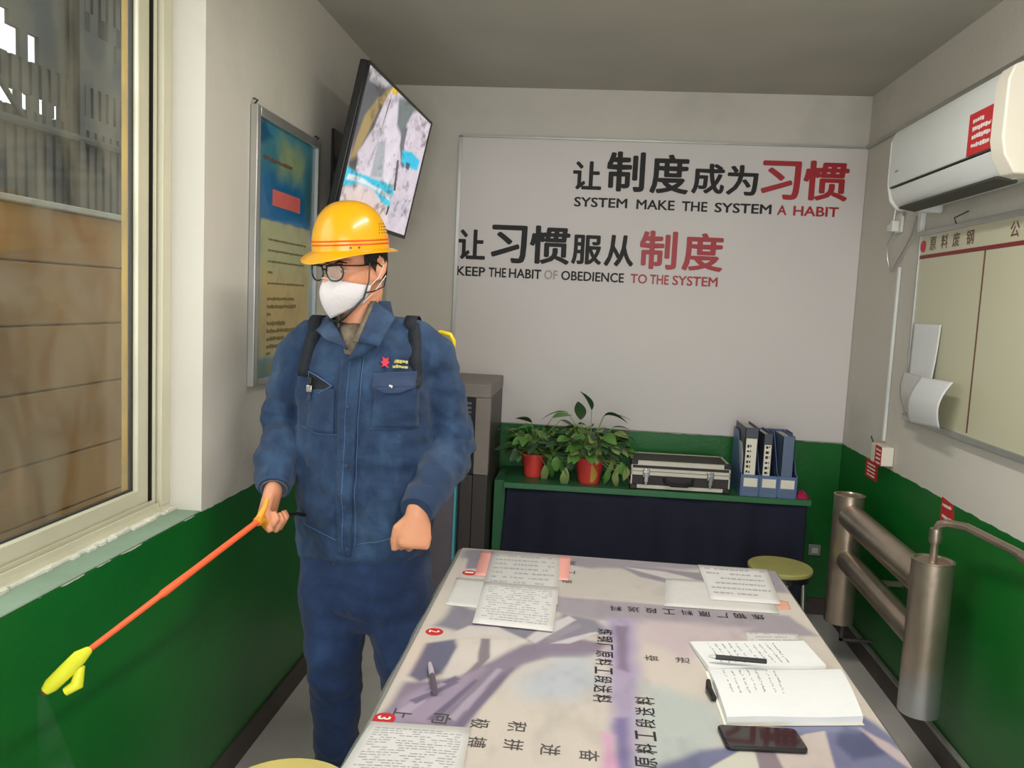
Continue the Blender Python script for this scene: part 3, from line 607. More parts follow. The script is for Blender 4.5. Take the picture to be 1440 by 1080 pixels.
mr_ = N(dm_, 'ShaderNodeMapRange'); mr_.inputs[1].default_value = .44; mr_.inputs[2].default_value = .34; L(dm_, ma_.outputs[0], mr_.inputs[0])
mx_ = N(dm_, 'ShaderNodeMix', data_type='RGBA'); mx_.inputs[7].default_value = lin('#c4c4c6')+(1,); L(dm_, mr_.outputs[0], mx_.inputs[0]); L(dm_, src_.outputs[2], mx_.inputs[6]); L(dm_, mx_.outputs[2], b_.inputs['Base Color'])
nd_ = [o for o in ra.children if o.name.startswith('drum')][0]; nd_.data.materials[0] = dm_; nd_['label'] = 'near drum with fresh silver paint on its lower end'
struct('trim_6', MB().box((XR-.02, YF, .0855), (XR-.001, YB-.013, .10)), M['kerb'], bevel=.004)
bx = thing('socket_outlet', 'small grey socket on the green back wall beside the bench', 'socket', (1.2, YB, .31))
MB().box((1.165, YB-.012, .305), (1.225, YB-.001, .36)).build('face_plate', M['silver'], bx, bevel=.002)
MB().box((1.18, YB-.02, .318), (1.21, YB-.0125, .345)).build('rocker', M['white'], bx, bevel=.002)
# ------------------------------------------------------------------ green bench against the back wall with navy curtain
be = thing('wall_bench', 'low green painted bench shelf with navy cloth hung in front', 'bench', (.35, 3.95, 0))
MB().prism([(-.352, 3.752), (1.065, 3.795), (1.065, YB-.014), (-.352, YB-.014)], .632, .66).build('bench_top', M['bench'], be, bevel=.003)
MB().box((-.40, 3.80, 0), (-.345, YB-.014, .658)).build('side_panel', M['bench'], be, bevel=.003)
MB().box((1.01, 3.85, 0), (1.05, YB-.014, .631)).build('side_panel', M['bench'], be, bevel=.003)
def curt(u, v):
    x = -.335+u*1.385-(1-u)*.03*v; y = 3.772+u*.04-.02*v+.010*math.sin(u*52+1.3*math.sin(u*9))*(.25+v)+.006*math.sin(u*23)
    return (x, y, .645-v*.6)
MB().grid(curt, 150, 10).build('curtain', M['navy'], be, smooth=True, thick=.003)
ZB = .6605

# potted plants
def leaf_bm(L_=.06, W_=.03, droop=.35):
    b = MB(); n = 6
    for i in range(n+1):
        t = i/n; wd = W_*.5*math.sin(PI*min(1, t*.93+.04))**.8*(1-.25*t); x = L_*t; z = -droop*L_*t*t
        for s in (-1, 0, 1): b.v.append((x, s*wd, z+(.22*wd if s else 0)))
    for i in range(n):
        for k in (0, 1):
            q = i*3+k; b.f.append((q, q+1, q+4, q+3))
    return b
LEAF = {}
for key, a in (('a', (.078, .056, .4)), ('b', (.062, .05, .2)), ('c', (.10, .046, .7))):
    for mk in ('green_leaf', 'dark_leaf', 'pale_leaf'):
        lb = leaf_bm(*a); me = bpy.data.meshes.new('leaf'); me.from_pydata(lb.v, [], lb.f); me.update(); me.polygons.foreach_set('use_smooth', [True]*len(me.polygons)); me.materials.append(M[mk]); LEAF[key+mk[0]] = me
LEAFKEYS = list(LEAF)
def plant(cx, cy, pr, ph, label, n, spread, top, seed, extra, hang, lean=0):
    rnd = random.Random(seed)
    t = thing('potted_plant', label, 'plant', (cx, cy, ZB), None)
    p = MB().lathe((cx, cy, ZB), [(0, 0), (pr*.66, 0), (pr*.70, .006), (pr*.72, .016), (pr*.93, ph*.86), (pr*1.0, ph*.87), (pr*1.02, ph), (pr*.93, ph), (pr*.9, ph*.9), (pr*.88, ph*.8), (0, ph*.8)], 28).build('pot', M['pot'], t, smooth=True)
    MB().lathe((cx, cy, ZB+ph*.8), [(0, -.004), (pr*.85, -.004), (pr*.8, .006), (0, .01)], 16).build('soil', M['soil'], t, smooth=True)
    st = MB(); O = V(cx, cy, ZB+ph*.8)
    def put(tip, dr, key, sc):
        o = bpy.data.objects.new('leaf', LEAF[key]); COL.objects.link(o); o.parent = t
        dr = dr.normalized(); up = Z-dr*dr.z
        if up.length < .1: up = V(1, .2, 0)-dr*dr.x
        up = up.normalized(); sd = up.cross(dr)
        rot = Matrix((dr, sd, up)).transposed() @ Matrix.Rotation(rnd.uniform(-.6, .6), 3, 'X')
        o.matrix_basis = Matrix.Translation(tip-V(cx, cy, ZB)) @ (rot*sc).to_4x4()
    for i in range(n):
        a = rnd.uniform(0, 2*PI); rad = spread*math.sqrt(rnd.random()); z = top*(.25+.75*rnd.random())*(1-.35*(rad/spread)**2)
        tip = O+V(math.cos(a)*rad+lean*z, math.sin(a)*rad*.75, z)
        if tip.y > YB-.07: tip.y = YB-.07-rnd.random()*.02
        mid = O+(tip-O)*.5+V(0, 0, .02); st.tube([O+V(math.cos(a)*.01, math.sin(a)*.01, 0), mid, tip], .0016, 4)
        dr = V(math.cos(a)+rnd.uniform(-.4, .4), math.sin(a)*.8-.25+rnd.uniform(-.4, .2), rnd.uniform(-.35, .45))
        if tip.y > YB-.11: dr.y = -abs(dr.y)
        put(tip, dr, rnd.choice(LEAFKEYS[:2]+LEAFKEYS[:6]), rnd.uniform(.75, 1.15))
    for dx, dz, ln, key in hang:                        # leaves trailing over the rim
        tip = O+V(dx, -pr*1.05-.01, dz); st.tube([O, O+V(dx*.5, -pr*.9, .02), tip], .0016, 4); put(tip, V(dx*.3, -.15, -1), key, ln)
    for px_, pz_, dx, dz, key, sc in extra:              # the tall leaves that stand clear
        tip = O+V(px_, .0, pz_); st.tube([O, O+V(px_*.35, .01, pz_*.55), tip], .002, 5); put(tip, V(dx, -.1, dz), key, sc)
    st.build('stems', M['stem'], t, kind='stuff')
    return t
plant(-.225, 3.93, .063, .115, 'smaller leafy plant in a plain red pot, left on the green bench', 95, .13, .165, 11,
      [(-.12, .13, -.9, .15, 'ad', 1.0), (-.02, .17, -.8, .5, 'ad', 1.0), (.08, .20, .7, .4, 'ag', 1.1), (.12, .19, .9, -.1, 'cd', 1.1), (-.1, .06, -1, -.2, 'bg', 1)],
      [(.06, -.02, .9, 'cp'), (.085, .02, 1.0, 'cg'), (-.07, .03, .7, 'bg'), (.10, .04, .9, 'ag'), (.075, .05, .9, 'ad'), (-.085, .05, .8, 'ad')], .1)
plant(.045, 3.87, .074, .125, 'larger plant with one tall upright leaf in a red pot patterned yellow', 150, .16, .185, 23,
      [(-.005, .25, -.1, 1, 'cd', 1.0), (.06, .23, .9, .25, 'cd', 1.0), (.05, .22, .8, .5, 'cd', 1.1), (-.055, .20, -.05, 1, 'ad', 1.2), (-.12, .23, -.9, .25, 'cd', 1.1), (.10, .17, .9, .3, 'ag', 1)],
      [(-.11, -.02, 1.0, 'cp'), (-.13, .01, .9, 'cg'), (.10, .03, .9, 'cp'), (.13, .01, .8, 'ap'), (.12, -.02, .8, 'cp'), (.15, .02, .8, 'ag'), (-.155, .03, .9, 'ag'), (-.09, .03, .8, 'ad'), (.085, -.01, .8, 'cg'), (.17, .0, .8, 'ap'), (-.12, -.04, .7, 'cp')], .05)
# a printed yellow leaf patch on the front of the larger pot
pp = [o for o in bpy.data.objects if o.name.startswith('potted_plant')][-1]
c_ = MB()
def patch(u, v):
    a = -PI/2+.10+.55*(u-.0)*(.3+.7*math.sin(PI*min(1, v+.1))); r_ = .074*(.74+.2*v)+.0012
    return (.045+r_*math.cos(a), 3.87+r_*math.sin(a), ZB+.012+.085*v)
c_.grid(patch, 8, 8).build('pot_pattern', mat('pot_yellow', '#c79a45', .5), pp, smooth=True)

# aluminium instrument case
cs = thing('instrument_case', 'black instrument case with silver edges and two latches on the bench', 'case', (.45, 3.9, ZB))
CX0, CX1, CY0, CY1, CZ = .235, .69, 3.80, 4.03, .128
rotc = Matrix.Rotation(.03, 4, 'Z'); cc = V(.46, 3.91, 0)
def cbox(b, x0, y0, z0, x1, y1, z1):
    n = len(b.v); b.box((x0, y0, z0), (x1, y1, z1))
    for i in range(n, len(b.v)): b.v[i] = tuple(rotc @ (V(*b.v[i])-cc)+cc)
    return b
z0 = ZB+.006
cbox(MB(), CX0+.004, CY0+.004, z0+.003, CX1-.004, CY1-.004, z0+.078).build('lower_shell', M['caseblack'], cs, bevel=.004)
cbox(MB(), CX0+.004, CY0+.004, z0+.082, CX1-.004, CY1-.004, z0+CZ-.003).build('lid', M['caseblack'], cs, bevel=.004)
e = MB()
for za, zb in ((z0, z0+.016), (z0+.062, z0+.0785), (z0+.081, z0+.094), (z0+CZ-.02, z0+CZ)):
    for a in ((CX0, CY0, CX1, CY0+.006), (CX0, CY1-.006, CX1, CY1), (CX0, CY0, CX0+.006, CY1), (CX1-.006, CY0, CX1, CY1)): cbox(e, a[0], a[1], za, a[2], a[3], zb)
for a in ((CX0, CY0, CX1, CY0+.012), (CX0, CY1-.012, CX1, CY1), (CX0, CY0, CX0+.012, CY1), (CX1-.012, CY0, CX1, CY1)): cbox(e, a[0], a[1], z0+CZ-.001, a[2], a[3], z0+CZ+.001)
for x in (CX0, CX1-.006):
    for y in (CY0, CY1-.006): cbox(e, x, y, z0, x+.006, y+.006, z0+CZ)
e.build('edge_strip', mat('case_edge', '#d0cabb', .4, metal=.25), cs)
for x in (CX0, CX1):
    for z in (z0+.006, z0+.075, z0+CZ-.006):
        if z > z0+.07 and z < z0+.1: continue
        s = 1 if x == CX0 else -1
        cbox(MB(), min(x-.004*s, x+.03*s), CY0-.004, z-.012, max(x-.004*s, x+.03*s), CY0+.02, z+.012).build('corner_guard', M['black'], cs, bevel=.004)
for x in (.305, .60):
    la = cbox(MB(), x-.016, CY0-.008, z0+.052, x+.016, CY0+.002, z0+.092).build('latch', M['chrome'], cs, bevel=.003)
    cbox(MB(), x-.010, CY0-.015, z0+.03, x+.010, CY0-.004, z0+.078).build('latch_lever', M['chrome'], la, bevel=.003)
    cbox(MB(), x-.007, CY0-.012, z0+.018, x+.007, CY0-.002, z0+.032).build('latch_hook', M['chrome'], la, bevel=.003)
hh = [rotc @ (V(*p)-cc)+cc for p in ((.39, CY0-.004, z0+.05), (.395, CY0-.02, z0+.035), (.42, CY0-.026, z0+.026), (.49, CY0-.026, z0+.026), (.515, CY0-.02, z0+.035), (.52, CY0-.004, z0+.05))]
MB().tube(hh, .008, 8).build('carry_handle', M['black'], cs, smooth=True)
for x in (CX0+.04, CX1-.04):
    for y in (CY0+.03, CY1-.03): cbox(MB(), x-.01, y-.01, ZB, x+.01, y+.01, z0+.003).build('rubber_foot', M['black'], cs)

# blue file rack with binders
FX0, FX1, FY0, FY1 = .742, .992, 3.80, 4.06
fr = thing('file_rack', 'blue plastic three bay file rack on the bench', 'file rack', (.87, 3.93, ZB))
FW = (FX1-FX0)/3
for k in range(4):
    x = FX0+k*FW; pr_ = [(FY0, ZB), (FY1, ZB), (FY1, ZB+.285), (FY1-.11, ZB+.285), (FY0+.03, ZB+.11), (FY0, ZB+.105)]
    MB().prism(pr_, x-.002, x+.002, 'x').build('divider', M['file'], fr)
MB().box((FX0, FY0, ZB), (FX1, FY1, ZB+.006)).build('rack_floor', M['file'], fr)
MB().box((FX0, FY1-.004, ZB+.006), (FX1, FY1, ZB+.285)).build('rack_back', M['file'], fr)
for k in range(3):
    x = FX0+k*FW
    f_ = MB().box((x+.003, FY0, ZB+.006), (x+FW-.003, FY0+.004, ZB+.1)).build('front_lip', M['file'], fr, bevel=.001)
    lb_ = MB().box((x+.012, FY0-.0015, ZB+.045), (x+FW-.010, FY0-.0002, ZB+.085)).build('name_card', M['label'], f_)
    MB().box((x+.012, FY0-.0015, ZB+.018), (x+FW-.010, FY0-.0002, ZB+.036)).build('card_slot', M['binderblue'], f_)
def binder(x0, x1, h, m, lab, spine, lean=0):
    t = thing('ring_binder', lab, 'binder', ((x0+x1)/2, 3.95, ZB+.0065), 'binders in the blue file rack')
    y0, y1, z0_ = FY0+.008, FY1-.008, ZB+.0068
    def sh_(b):
        b.v = [(v[0]+lean*(v[2]-z0_), v[1], v[2]) for v in b.v]; return b
    sh_(MB().box((x0, y0, z0_), (x0+.0025, y1, z0_+h)).box((x1-.0025, y0, z0_), (x1, y1, z0_+h)).box((x0, y0, z0_), (x1, y0+.003, z0_+h))).build('cover', m, t)
    sh_(MB().box((x0+.004, y0+.012, z0_+.008), (x1-.004, y1-.006, z0_+h-.012))).build('page_block', M['paper'], t)
    if spine:
        s_ = sh_(MB().box((x0+.006, y0-.0012, z0_+.07), (x1-.006, y0-.0001, z0_+h-.05))).build('spine_label', M['label'], t, label=spine)
        bars('spine_print', [(0, .018, .02+.024*k, .014) for k in range(6)], M['ink'], s_, (x0+.012+lean*.12, y0-.0012, z0_+.085), (1, 0, 0), (0, 0, 1), seed=k_seed(x0))
def k_seed(x): return int(x*1000)
binder(.748, .808, .31, M['binder'], 'thick dark grey ring binder with white spine label, left in the file rack', 'white spine label')
binder(.832, .874, .285, M['binder'], 'slim dark ring binder with cream spine label, middle of the file rack', 'cream spine label')
binder(.918, .972, .28, M['binderblue'], 'blue ring binder with no label, right in the file rack', None)
fo = MB().prism([(FY0+.02, ZB+.011), (FY1-.02, ZB+.011), (FY1-.02, ZB+.24), (FY0+.07, ZB+.24), (FY0+.02, ZB+.19)], .7445, .7465, 'x').build('paper_folder', M['paper'], None, own=(.7455, 3.9, ZB+.011), label='thin pale paper folder beside the thick binder in the file rack', cat='folder')
def clothf(u, v):
    a = u*2*PI; r_ = v; return (1.028+.036*r_*math.cos(a)*(1+.15*math.sin(3*a)), 3.835+.032*r_*math.sin(a)*(1+.2*math.cos(2*a)), ZB+.001+.03*(1-r_**1.6)*(1+.2*math.sin(5*a+r_*4)))
MB().grid(clothf, 30, 8).build('folded_cloth', M['magenta'], None, smooth=True, own=(1.028, 3.83, ZB), label='small crumpled magenta cloth at the right end of the bench', cat='cloth')

# ------------------------------------------------------------------ dark equipment cabinet behind the person
kb = thing('equipment_cabinet', 'dark equipment cabinet with grey frame and teal door edge behind the worker', 'cabinet', (-.72, 3.85, 0))
KX0, KX1, KY0, KY1, KH = -1.02, -.412, 3.60, 4.12, 1.128
MB().box((KX0, KY0+.03, .02), (KX1, KY1, KH-.02)).build('body', M['cab'], kb, bevel=.004)
MB().box((KX0, KY0-.005, KH-.06), (KX1+.002, KY1, KH)).build('top_frame', M['cabframe'], kb, bevel=.004)
MB().box((KX1-.065, KY0-.005, .72), (KX1+.002, KY0+.03, KH-.0605)).build('side_frame', M['cabframe'], kb, bevel=.003)
MB().box((KX1-.065, KY0, .02), (KX1+.001, KY0+.03, .719)).build('side_post', M['cab'], kb, bevel=.003)
dd = MB().box((KX0+.005, KY0+.008, .72), (KX1-.067, KY0+.028, KH-.062)).build('upper_door', M['cabdark'], kb)
for k in range(4): MB().box((KX1-.26, KY0+.002, 1.035-.02*k), (KX1-.085, KY0+.0078, 1.045-.02*k)).build('vent_slat', M['cabgrey'], dd)
MB().box((-.535, KY0+.004, .03), (KX1-.067, KY0+.028, .715)).build('lower_door', M['cab'], kb, bevel=.003)
gd = MB().box((KX0+.005, KY0-.012, .03), (-.556, KY0+.028, .715)).build('lower_door', M['cabgrey'], kb, bevel=.003, label='grey lower door')
MB().box((-.556, KY0-.02, .03), (-.546, KY0+.028, .715)).build('teal_edge', M['teal'], kb)

# ------------------------------------------------------------------ the long table with its printed cover
TX0, TX1, TY0, TY1, TZ = -.352, .592, .62, 2.415, .75
tb = thing('long_table', 'long table under a printed purple and cream cover with clear film', 'table', (.12, 1.5, 0))
def rr_(x0, x1, y0, y1, r, n=6):
    P = []
    for cx, cy, a0 in ((x1-r, y1-r, 0), (x0+r, y1-r, PI/2), (x0+r, y0+r, PI), (x1-r, y0+r, 1.5*PI)):
        for k in range(n+1): P.append((cx+r*math.cos(a0+k*PI/2/n), cy+r*math.sin(a0+k*PI/2/n)))
    return P
MB().prism(rr_(TX0, TX1, TY0, TY1, .03), TZ-.03, TZ-.0005).build('table_top', M['tabledge'], tb, bevel=.004)
for x in (TX0+.07, TX1-.07):
    for y in (TY0+.1, TY1-.1): MB().box((x-.02, y-.02, 0), (x+.02, y+.02, TZ-.07)).build('leg', M['cab'], tb, bevel=.003)
MB().box((TX0+.05, TY0+.08, TZ-.07), (TX1-.05, TY0+.1, TZ-.031)).box((TX0+.05, TY1-.1, TZ-.07), (TX1-.05, TY1-.08, TZ-.031)).box((TX0+.05, TY0+.1, TZ-.07), (TX0+.07, TY1-.1, TZ-.031)).box((TX1-.07, TY0+.1, TZ-.07), (TX1-.05, TY1-.1, TZ-.031)).build('apron', M['cab'], tb)
tsh = [([(-0.340,2.395),(0.603,2.431),(0.587,2.216),(0.331,2.174),(0.184,2.238),(-0.016,2.316),(-0.326,2.307)], '#97909a', .02),
    ([(-0.015,2.284),(0.399,2.382),(0.525,2.122),(0.493,2.055),(0.282,2.068),(-0.046,2.057)], '#c9c0b8', .02),
    ([(0.128,2.344),(0.252,2.347),(0.362,2.335),(0.372,2.195),(0.298,2.212),(0.185,2.256)], '#8a8590', .008),
    ([(0.149,2.336),(0.260,2.323),(0.362,2.262),(0.345,2.211),(0.245,2.270)], '#cfc7c6', .006),
    ([(-0.046,2.057),(0.543,2.047),(0.580,1.926),(0.428,1.907),(0.062,1.916),(-0.042,1.949)], '#a49aa3', .012),
    ([(-0.288,1.943),(-0.176,1.892),(-0.052,1.815),(-0.024,1.943),(0.062,1.916),(0.094,1.845),(-0.003,1.792),(-0.065,1.748),(-0.164,1.783),(-0.261,1.779),(-0.311,1.802)], '#8b8795', .014),
    ([(-0.261,1.779),(-0.281,1.708),(-0.232,1.749),(-0.179,1.776),(-0.112,1.743),(-0.098,1.765),(-0.168,1.824),(-0.234,1.818)], '#d9d0cb', .006),
    ([(-0.311,1.702),(-0.254,1.737),(-0.240,1.697),(-0.251,1.564),(-0.289,1.519),(-0.316,1.545)], '#716f86', .008),
    ([(-0.241,1.735),(-0.192,1.753),(-0.192,1.635),(-0.223,1.547),(-0.249,1.551)], '#ded3cc', .005),
    ([(-0.199,1.752),(-0.177,1.756),(-0.165,1.658),(-0.190,1.569),(-0.216,1.548),(-0.189,1.636)], '#8f828c', .004),
    ([(-0.176,1.749),(-0.094,1.766),(-0.120,1.667),(-0.187,1.576),(-0.165,1.658)], '#e0d6cf', .005),
    ([(-0.104,1.740),(-0.003,1.792),(0.093,1.785),(0.045,1.700),(-0.038,1.684),(-0.095,1.637),(-0.131,1.549),(-0.164,1.429),(-0.177,1.345),(-0.332,1.359),(-0.316,1.514),(-0.223,1.547),(-0.163,1.641)], '#8f8194', .012),
    ([(-0.313,1.441),(-0.272,1.507),(-0.173,1.605),(-0.209,1.461),(-0.243,1.363),(-0.320,1.361)], '#a998ad', .015),
    ([(-0.269,1.493),(-0.225,1.562),(-0.212,1.549),(-0.261,1.451)], '#776d84', .006), ([(-0.193,1.450),(-0.139,1.563),(-0.131,1.549),(-0.175,1.413)], '#b5a5b8', .006),
    ([(-0.304,1.402),(-0.248,1.527),(-0.236,1.523),(-0.283,1.398)], '#b9a9bd', .003), ([(-0.247,1.382),(-0.184,1.555),(-0.175,1.550),(-0.231,1.380)], '#786c86', .003), ([(-0.211,1.394),(-0.145,1.611),(-0.135,1.606),(-0.196,1.386)], '#b3a5b8', .004), ([(-0.293,1.445),(-0.221,1.538),(-0.212,1.534),(-0.278,1.434)], '#7d7189', .003), ([(-0.194,1.372),(-0.151,1.545),(-0.116,1.623),(-0.110,1.614),(-0.180,1.364)], '#7a6f86', .005),
    ([(-0.098,1.773),(-0.063,1.854),(-0.006,1.929),(0.011,1.905),(-0.044,1.804),(-0.077,1.750)], '#d8d0d2', .005),
    ([(-0.059,1.781),(-0.005,1.867),(0.020,1.889),(0.025,1.864),(-0.035,1.778)], '#9a94a0', .004), ([(-0.042,1.757),(0.045,1.835),(0.078,1.850),(-0.002,1.765)], '#d5ced2', .004),
    ([(-0.045,1.672),(0.045,1.700),(0.066,1.587),(0.004,1.501),(-0.076,1.486),(-0.098,1.587)], '#c4c8cf', .04),
    ([(0.080,1.938),(0.157,1.945),(0.149,1.669),(0.131,1.283),(0.090,1.276),(0.083,1.422)], '#b2a4c0', .02),
    ([(0.106,1.890),(0.132,1.887),(0.124,1.647),(0.101,1.659)], '#8b7a96', .01), ([(0.091,1.449),(0.112,1.453),(0.113,1.269),(0.085,1.265)], '#8378a6', .012),
    ([(0.065,1.394),(0.084,1.385),(0.086,1.275),(0.067,1.272)], '#dba8c8', .012),
    ([(0.145,1.603),(0.290,1.541),(0.260,1.305),(0.131,1.283)], '#bfc6c2', .03),
    ([(0.156,1.308),(0.233,1.365),(0.372,1.425),(0.403,1.507),(0.562,1.542),(0.591,1.477),(0.625,1.347),(0.124,1.261)], '#77799a', .012),
    ([(0.230,1.300),(0.301,1.375),(0.328,1.380),(0.323,1.306)], '#d5d2c4', .003),
    ([(0.328,1.380),(0.416,1.458),(0.423,1.344),(0.421,1.312),(0.326,1.296)], '#8e8089', .004),
    ([(0.360,1.399),(0.431,1.455),(0.471,1.473),(0.448,1.317),(0.367,1.303)], '#d0c2bc', .003),
    ([(0.510,1.500),(0.558,1.471),(0.562,1.412),(0.491,1.377),(0.478,1.432)], '#54597e', .01),
    ([(0.540,1.493),(0.575,1.450),(0.603,1.365),(0.585,1.361),(0.551,1.434)], '#c7b6b8', .006),
    ([(0.174,1.949),(0.417,1.934),(0.374,1.785),(0.245,1.740),(0.158,1.818)], '#cdbcbf', .03), ([(-0.318,2.393),(-0.231,2.393),(-0.234,2.231),(-0.302,2.215)], '#8d8796', .006)]
printed('printed_cover', (0, 0, TZ+.0004), (1, 0, 0), (0, 1, 0), TX0+.012, TX1-.006, TY0+.01, TY1-.01, 300, 520, '#d8cdc2', tsh, attr_mat('table_print', .28, coat=.25), tb, amp=.02, seed=12, tone=.84, grain=.10)
# clear film rolling over the left and far edges
def film():
    m = bpy.data.materials.new('clear_film'); m.use_nodes = True; nt = m.node_tree; out = nt.nodes['Material Output']
    tr = N(m, 'ShaderNodeBsdfTransparent'); tr.inputs[0].default_value = (.9, .92, .9, 1); gl = N(m, 'ShaderNodeBsdfGlossy'); gl.inputs['Roughness'].default_value = .12; df = N(m, 'ShaderNodeBsdfDiffuse'); df.inputs[0].default_value = (.75, .76, .72, 1)
    a = N(m, 'ShaderNodeMixShader', _0=.25); L(m, tr.outputs[0], a.inputs[1]); L(m, df.outputs[0], a.inputs[2])
    c = N(m, 'ShaderNodeMixShader', _0=.12); L(m, a.outputs[0], c.inputs[1]); L(m, gl.outputs[0], c.inputs[2]); L(m, c.outputs[0], out.inputs['Surface']); return m
def roll(u, v):
    a = v*PI*.5; w_ = .003*math.sin(u*40)*v
    return (TX0+.012-.022*math.sin(a)-.002*v-w_, TY0+.02+u*(TY1-TY0-.05), TZ+.0022-.030*(1-math.cos(a))-.02*v*v)
MB().grid(roll, 80, 8).build('clear_film', film(), tb, smooth=True)
ZT = TZ+.0008
def ztext(s, x, y, w_, h_, kind, bold=.01, m='ink', parent=None):
    """kind = turn of the lettering on the table top: cw, ccw or half"""
    ax, ay = {'cw': ((0, -1, 0), (1, 0, 0)), 'ccw': ((0, 1, 0), (-1, 0, 0)), 'half': ((-1, 0, 0), (0, -1, 0))}[kind]
    O = V(x, y, ZT+(.0008 if parent else -.0002))-V(*ax)*w_/2-V(*ay)*h_/2
    return letter('character', s, M[m], parent or tb, O, ax, ay, w_, h_, .0004, bold=bold)
def col(chars, pts, size, kind, bold=.012):
    (x0, y0), (x1, y1) = pts
    for k, c in enumerate(chars):
        t = k/(len(chars)-1); ztext(c, x0+(x1-x0)*t, y0+(y1-y0)*t, size, size*1.15, kind, bold)
col('炼钢厂原料工段送料', [(0.080,1.846),(0.068,1.519)], .032, 'cw'); col('料送段工料原', [(0.149,1.526),(0.137,1.309)], .032, 'ccw')
col('炼钢厂原料工段送料', [(0.461,2.020),(0.109,2.001)], .03, 'half')
M['brush'] = mat('brush_ink', '#4a4444', .5)
for c, p in zip('积极向上奋进拼搏', [(-0.085,1.386),(-0.151,1.384),(-0.221,1.389),(-0.294,1.394),(0.043,1.314),(-0.023,1.320),(-0.086,1.325),(-0.149,1.322)]):
    ztext(c, p[0], p[1], .034, .034, 'cw', .006, 'brush')
for c, p in zip('奋进向上奋', [(0.176,1.723),(0.243,1.726),(-0.010,2.337),(-0.012,2.253),(-0.018,2.174)]): ztext(c, p[0], p[1], .03, .03, 'ccw', .006, 'brush')
for c, p in zip('123', [(-0.287,2.182),(-0.306,1.766),(-0.322,1.371)]):
    bb = MB().lathe((p[0], p[1], ZT), [(0, 0), (.02, 0), (.02, .0004), (0, .0004)], 24).build('number_disc', M['sticker'], tb)
    ztext(c, p[0], p[1], .012, .024, 'cw', .03, 'label', parent=bb)

# papers on the table
ptab = {}
def tpaper(name, label, pts, m, z, lines=0, group=None, bump=.0):
    P = [V(a, b, 0) for a, b in pts]; tl, tr_, br, bl = P
    def f(u, v):
        p = (tl*(1-u)+tr_*u)*(1-v)+(bl*(1-u)+br*u)*v; p.z = z+bump*math.sin(PI*u)*math.sin(PI*v*.9); return p
    c = sum(P, V(0, 0, 0))/4; c.z = z-.0004
    t = thing(name, label, 'paper', c, group)
    MB().grid(f, 8, 8).build('sheet', M[m] if isinstance(m, str) else m, t, smooth=True, thick=.0006)
    if lines:
        b = MB(); rnd = random.Random(len(label))
        for k in range(lines):
            v = .08+.84*k/lines; u = .08
            while u < .9:
                d = rnd.uniform(.02, .08)
                if rnd.random() < .75:
                    a0, a1 = f(u, v), f(min(u+d, .93), v); e = (f(u, v+.25/lines)-a0)
                    b.add([a0+V(0, 0, .0007), a1+V(0, 0, .0007), a1+e+V(0, 0, .0007), a0+e+V(0, 0, .0007)], [(0, 1, 2, 3)])
                u += d+.015
        b.build('print', M['print'], t, kind='stuff')
    return t
M['print'] = mat('faint_print', '#a3a3aa', .8); M['pink'] = mat('pink_paper', '#eda79d', .75, var=.03)
tpaper('paper_sheet', 'pink sheet half hidden under the white sheet at the far left corner of the table', [(-0.280,2.382),(-0.011,2.392),(-0.014,2.180),(-0.270,2.162)], 'pink', .7516)
tpaper('paper_sheet', 'white sheet at the left table edge, partly under the lower printed sheet', [(-0.315,2.134),(-0.222,2.132),(-0.211,1.926),(-0.311,1.932)], 'paper', .7516, 0)
tpaper('paper_sheet', 'white sheet lying on top of the pink sheet at the far left of the table', [(-0.248,2.385),(-0.045,2.392),(-0.036,1.989),(-0.233,1.985)], 'paper', .7532, 9)
tpaper('paper_sheet', 'printed white sheet lying just nearer than the one on the pink sheet', [(-0.236,2.110),(-0.037,2.111),(-0.041,1.814),(-0.228,1.825)], 'paper2', .7546, 16)
tpaper('paper_sheet', 'white sheet at the far right corner of the table, upper of the two', [(0.362,2.402),(0.564,2.405),(0.538,2.116),(0.359,2.112)], 'paper2', .7534, 6)
tpaper('paper_sheet', 'white sheet at the right of the table, lying beneath the upper right one', [(0.256,2.261),(0.535,2.272),(0.520,2.051),(0.232,2.042)], 'paper', .7518, 0)
tpaper('paper_sheet', 'large printed white list in the near left corner of the table', [(-0.341,1.354),(-0.165,1.364),(-0.154,1.126),(-0.354,1.110)], 'paper2', .7526, 26, bump=.002)
tpaper('paper_sheet', 'narrow pale lined slip sticking out behind the open notebook', [(0.409,1.910),(0.535,1.928),(0.530,1.870),(0.403,1.844)], 'paper', .7518, 3)
tpaper('paper_sheet', 'small orange corner of paper under the far right white sheets', [(0.529,2.159),(0.563,2.146),(0.558,2.094),(0.520,2.086)], mat('orange_paper', '#d29a83', .8), .7512)

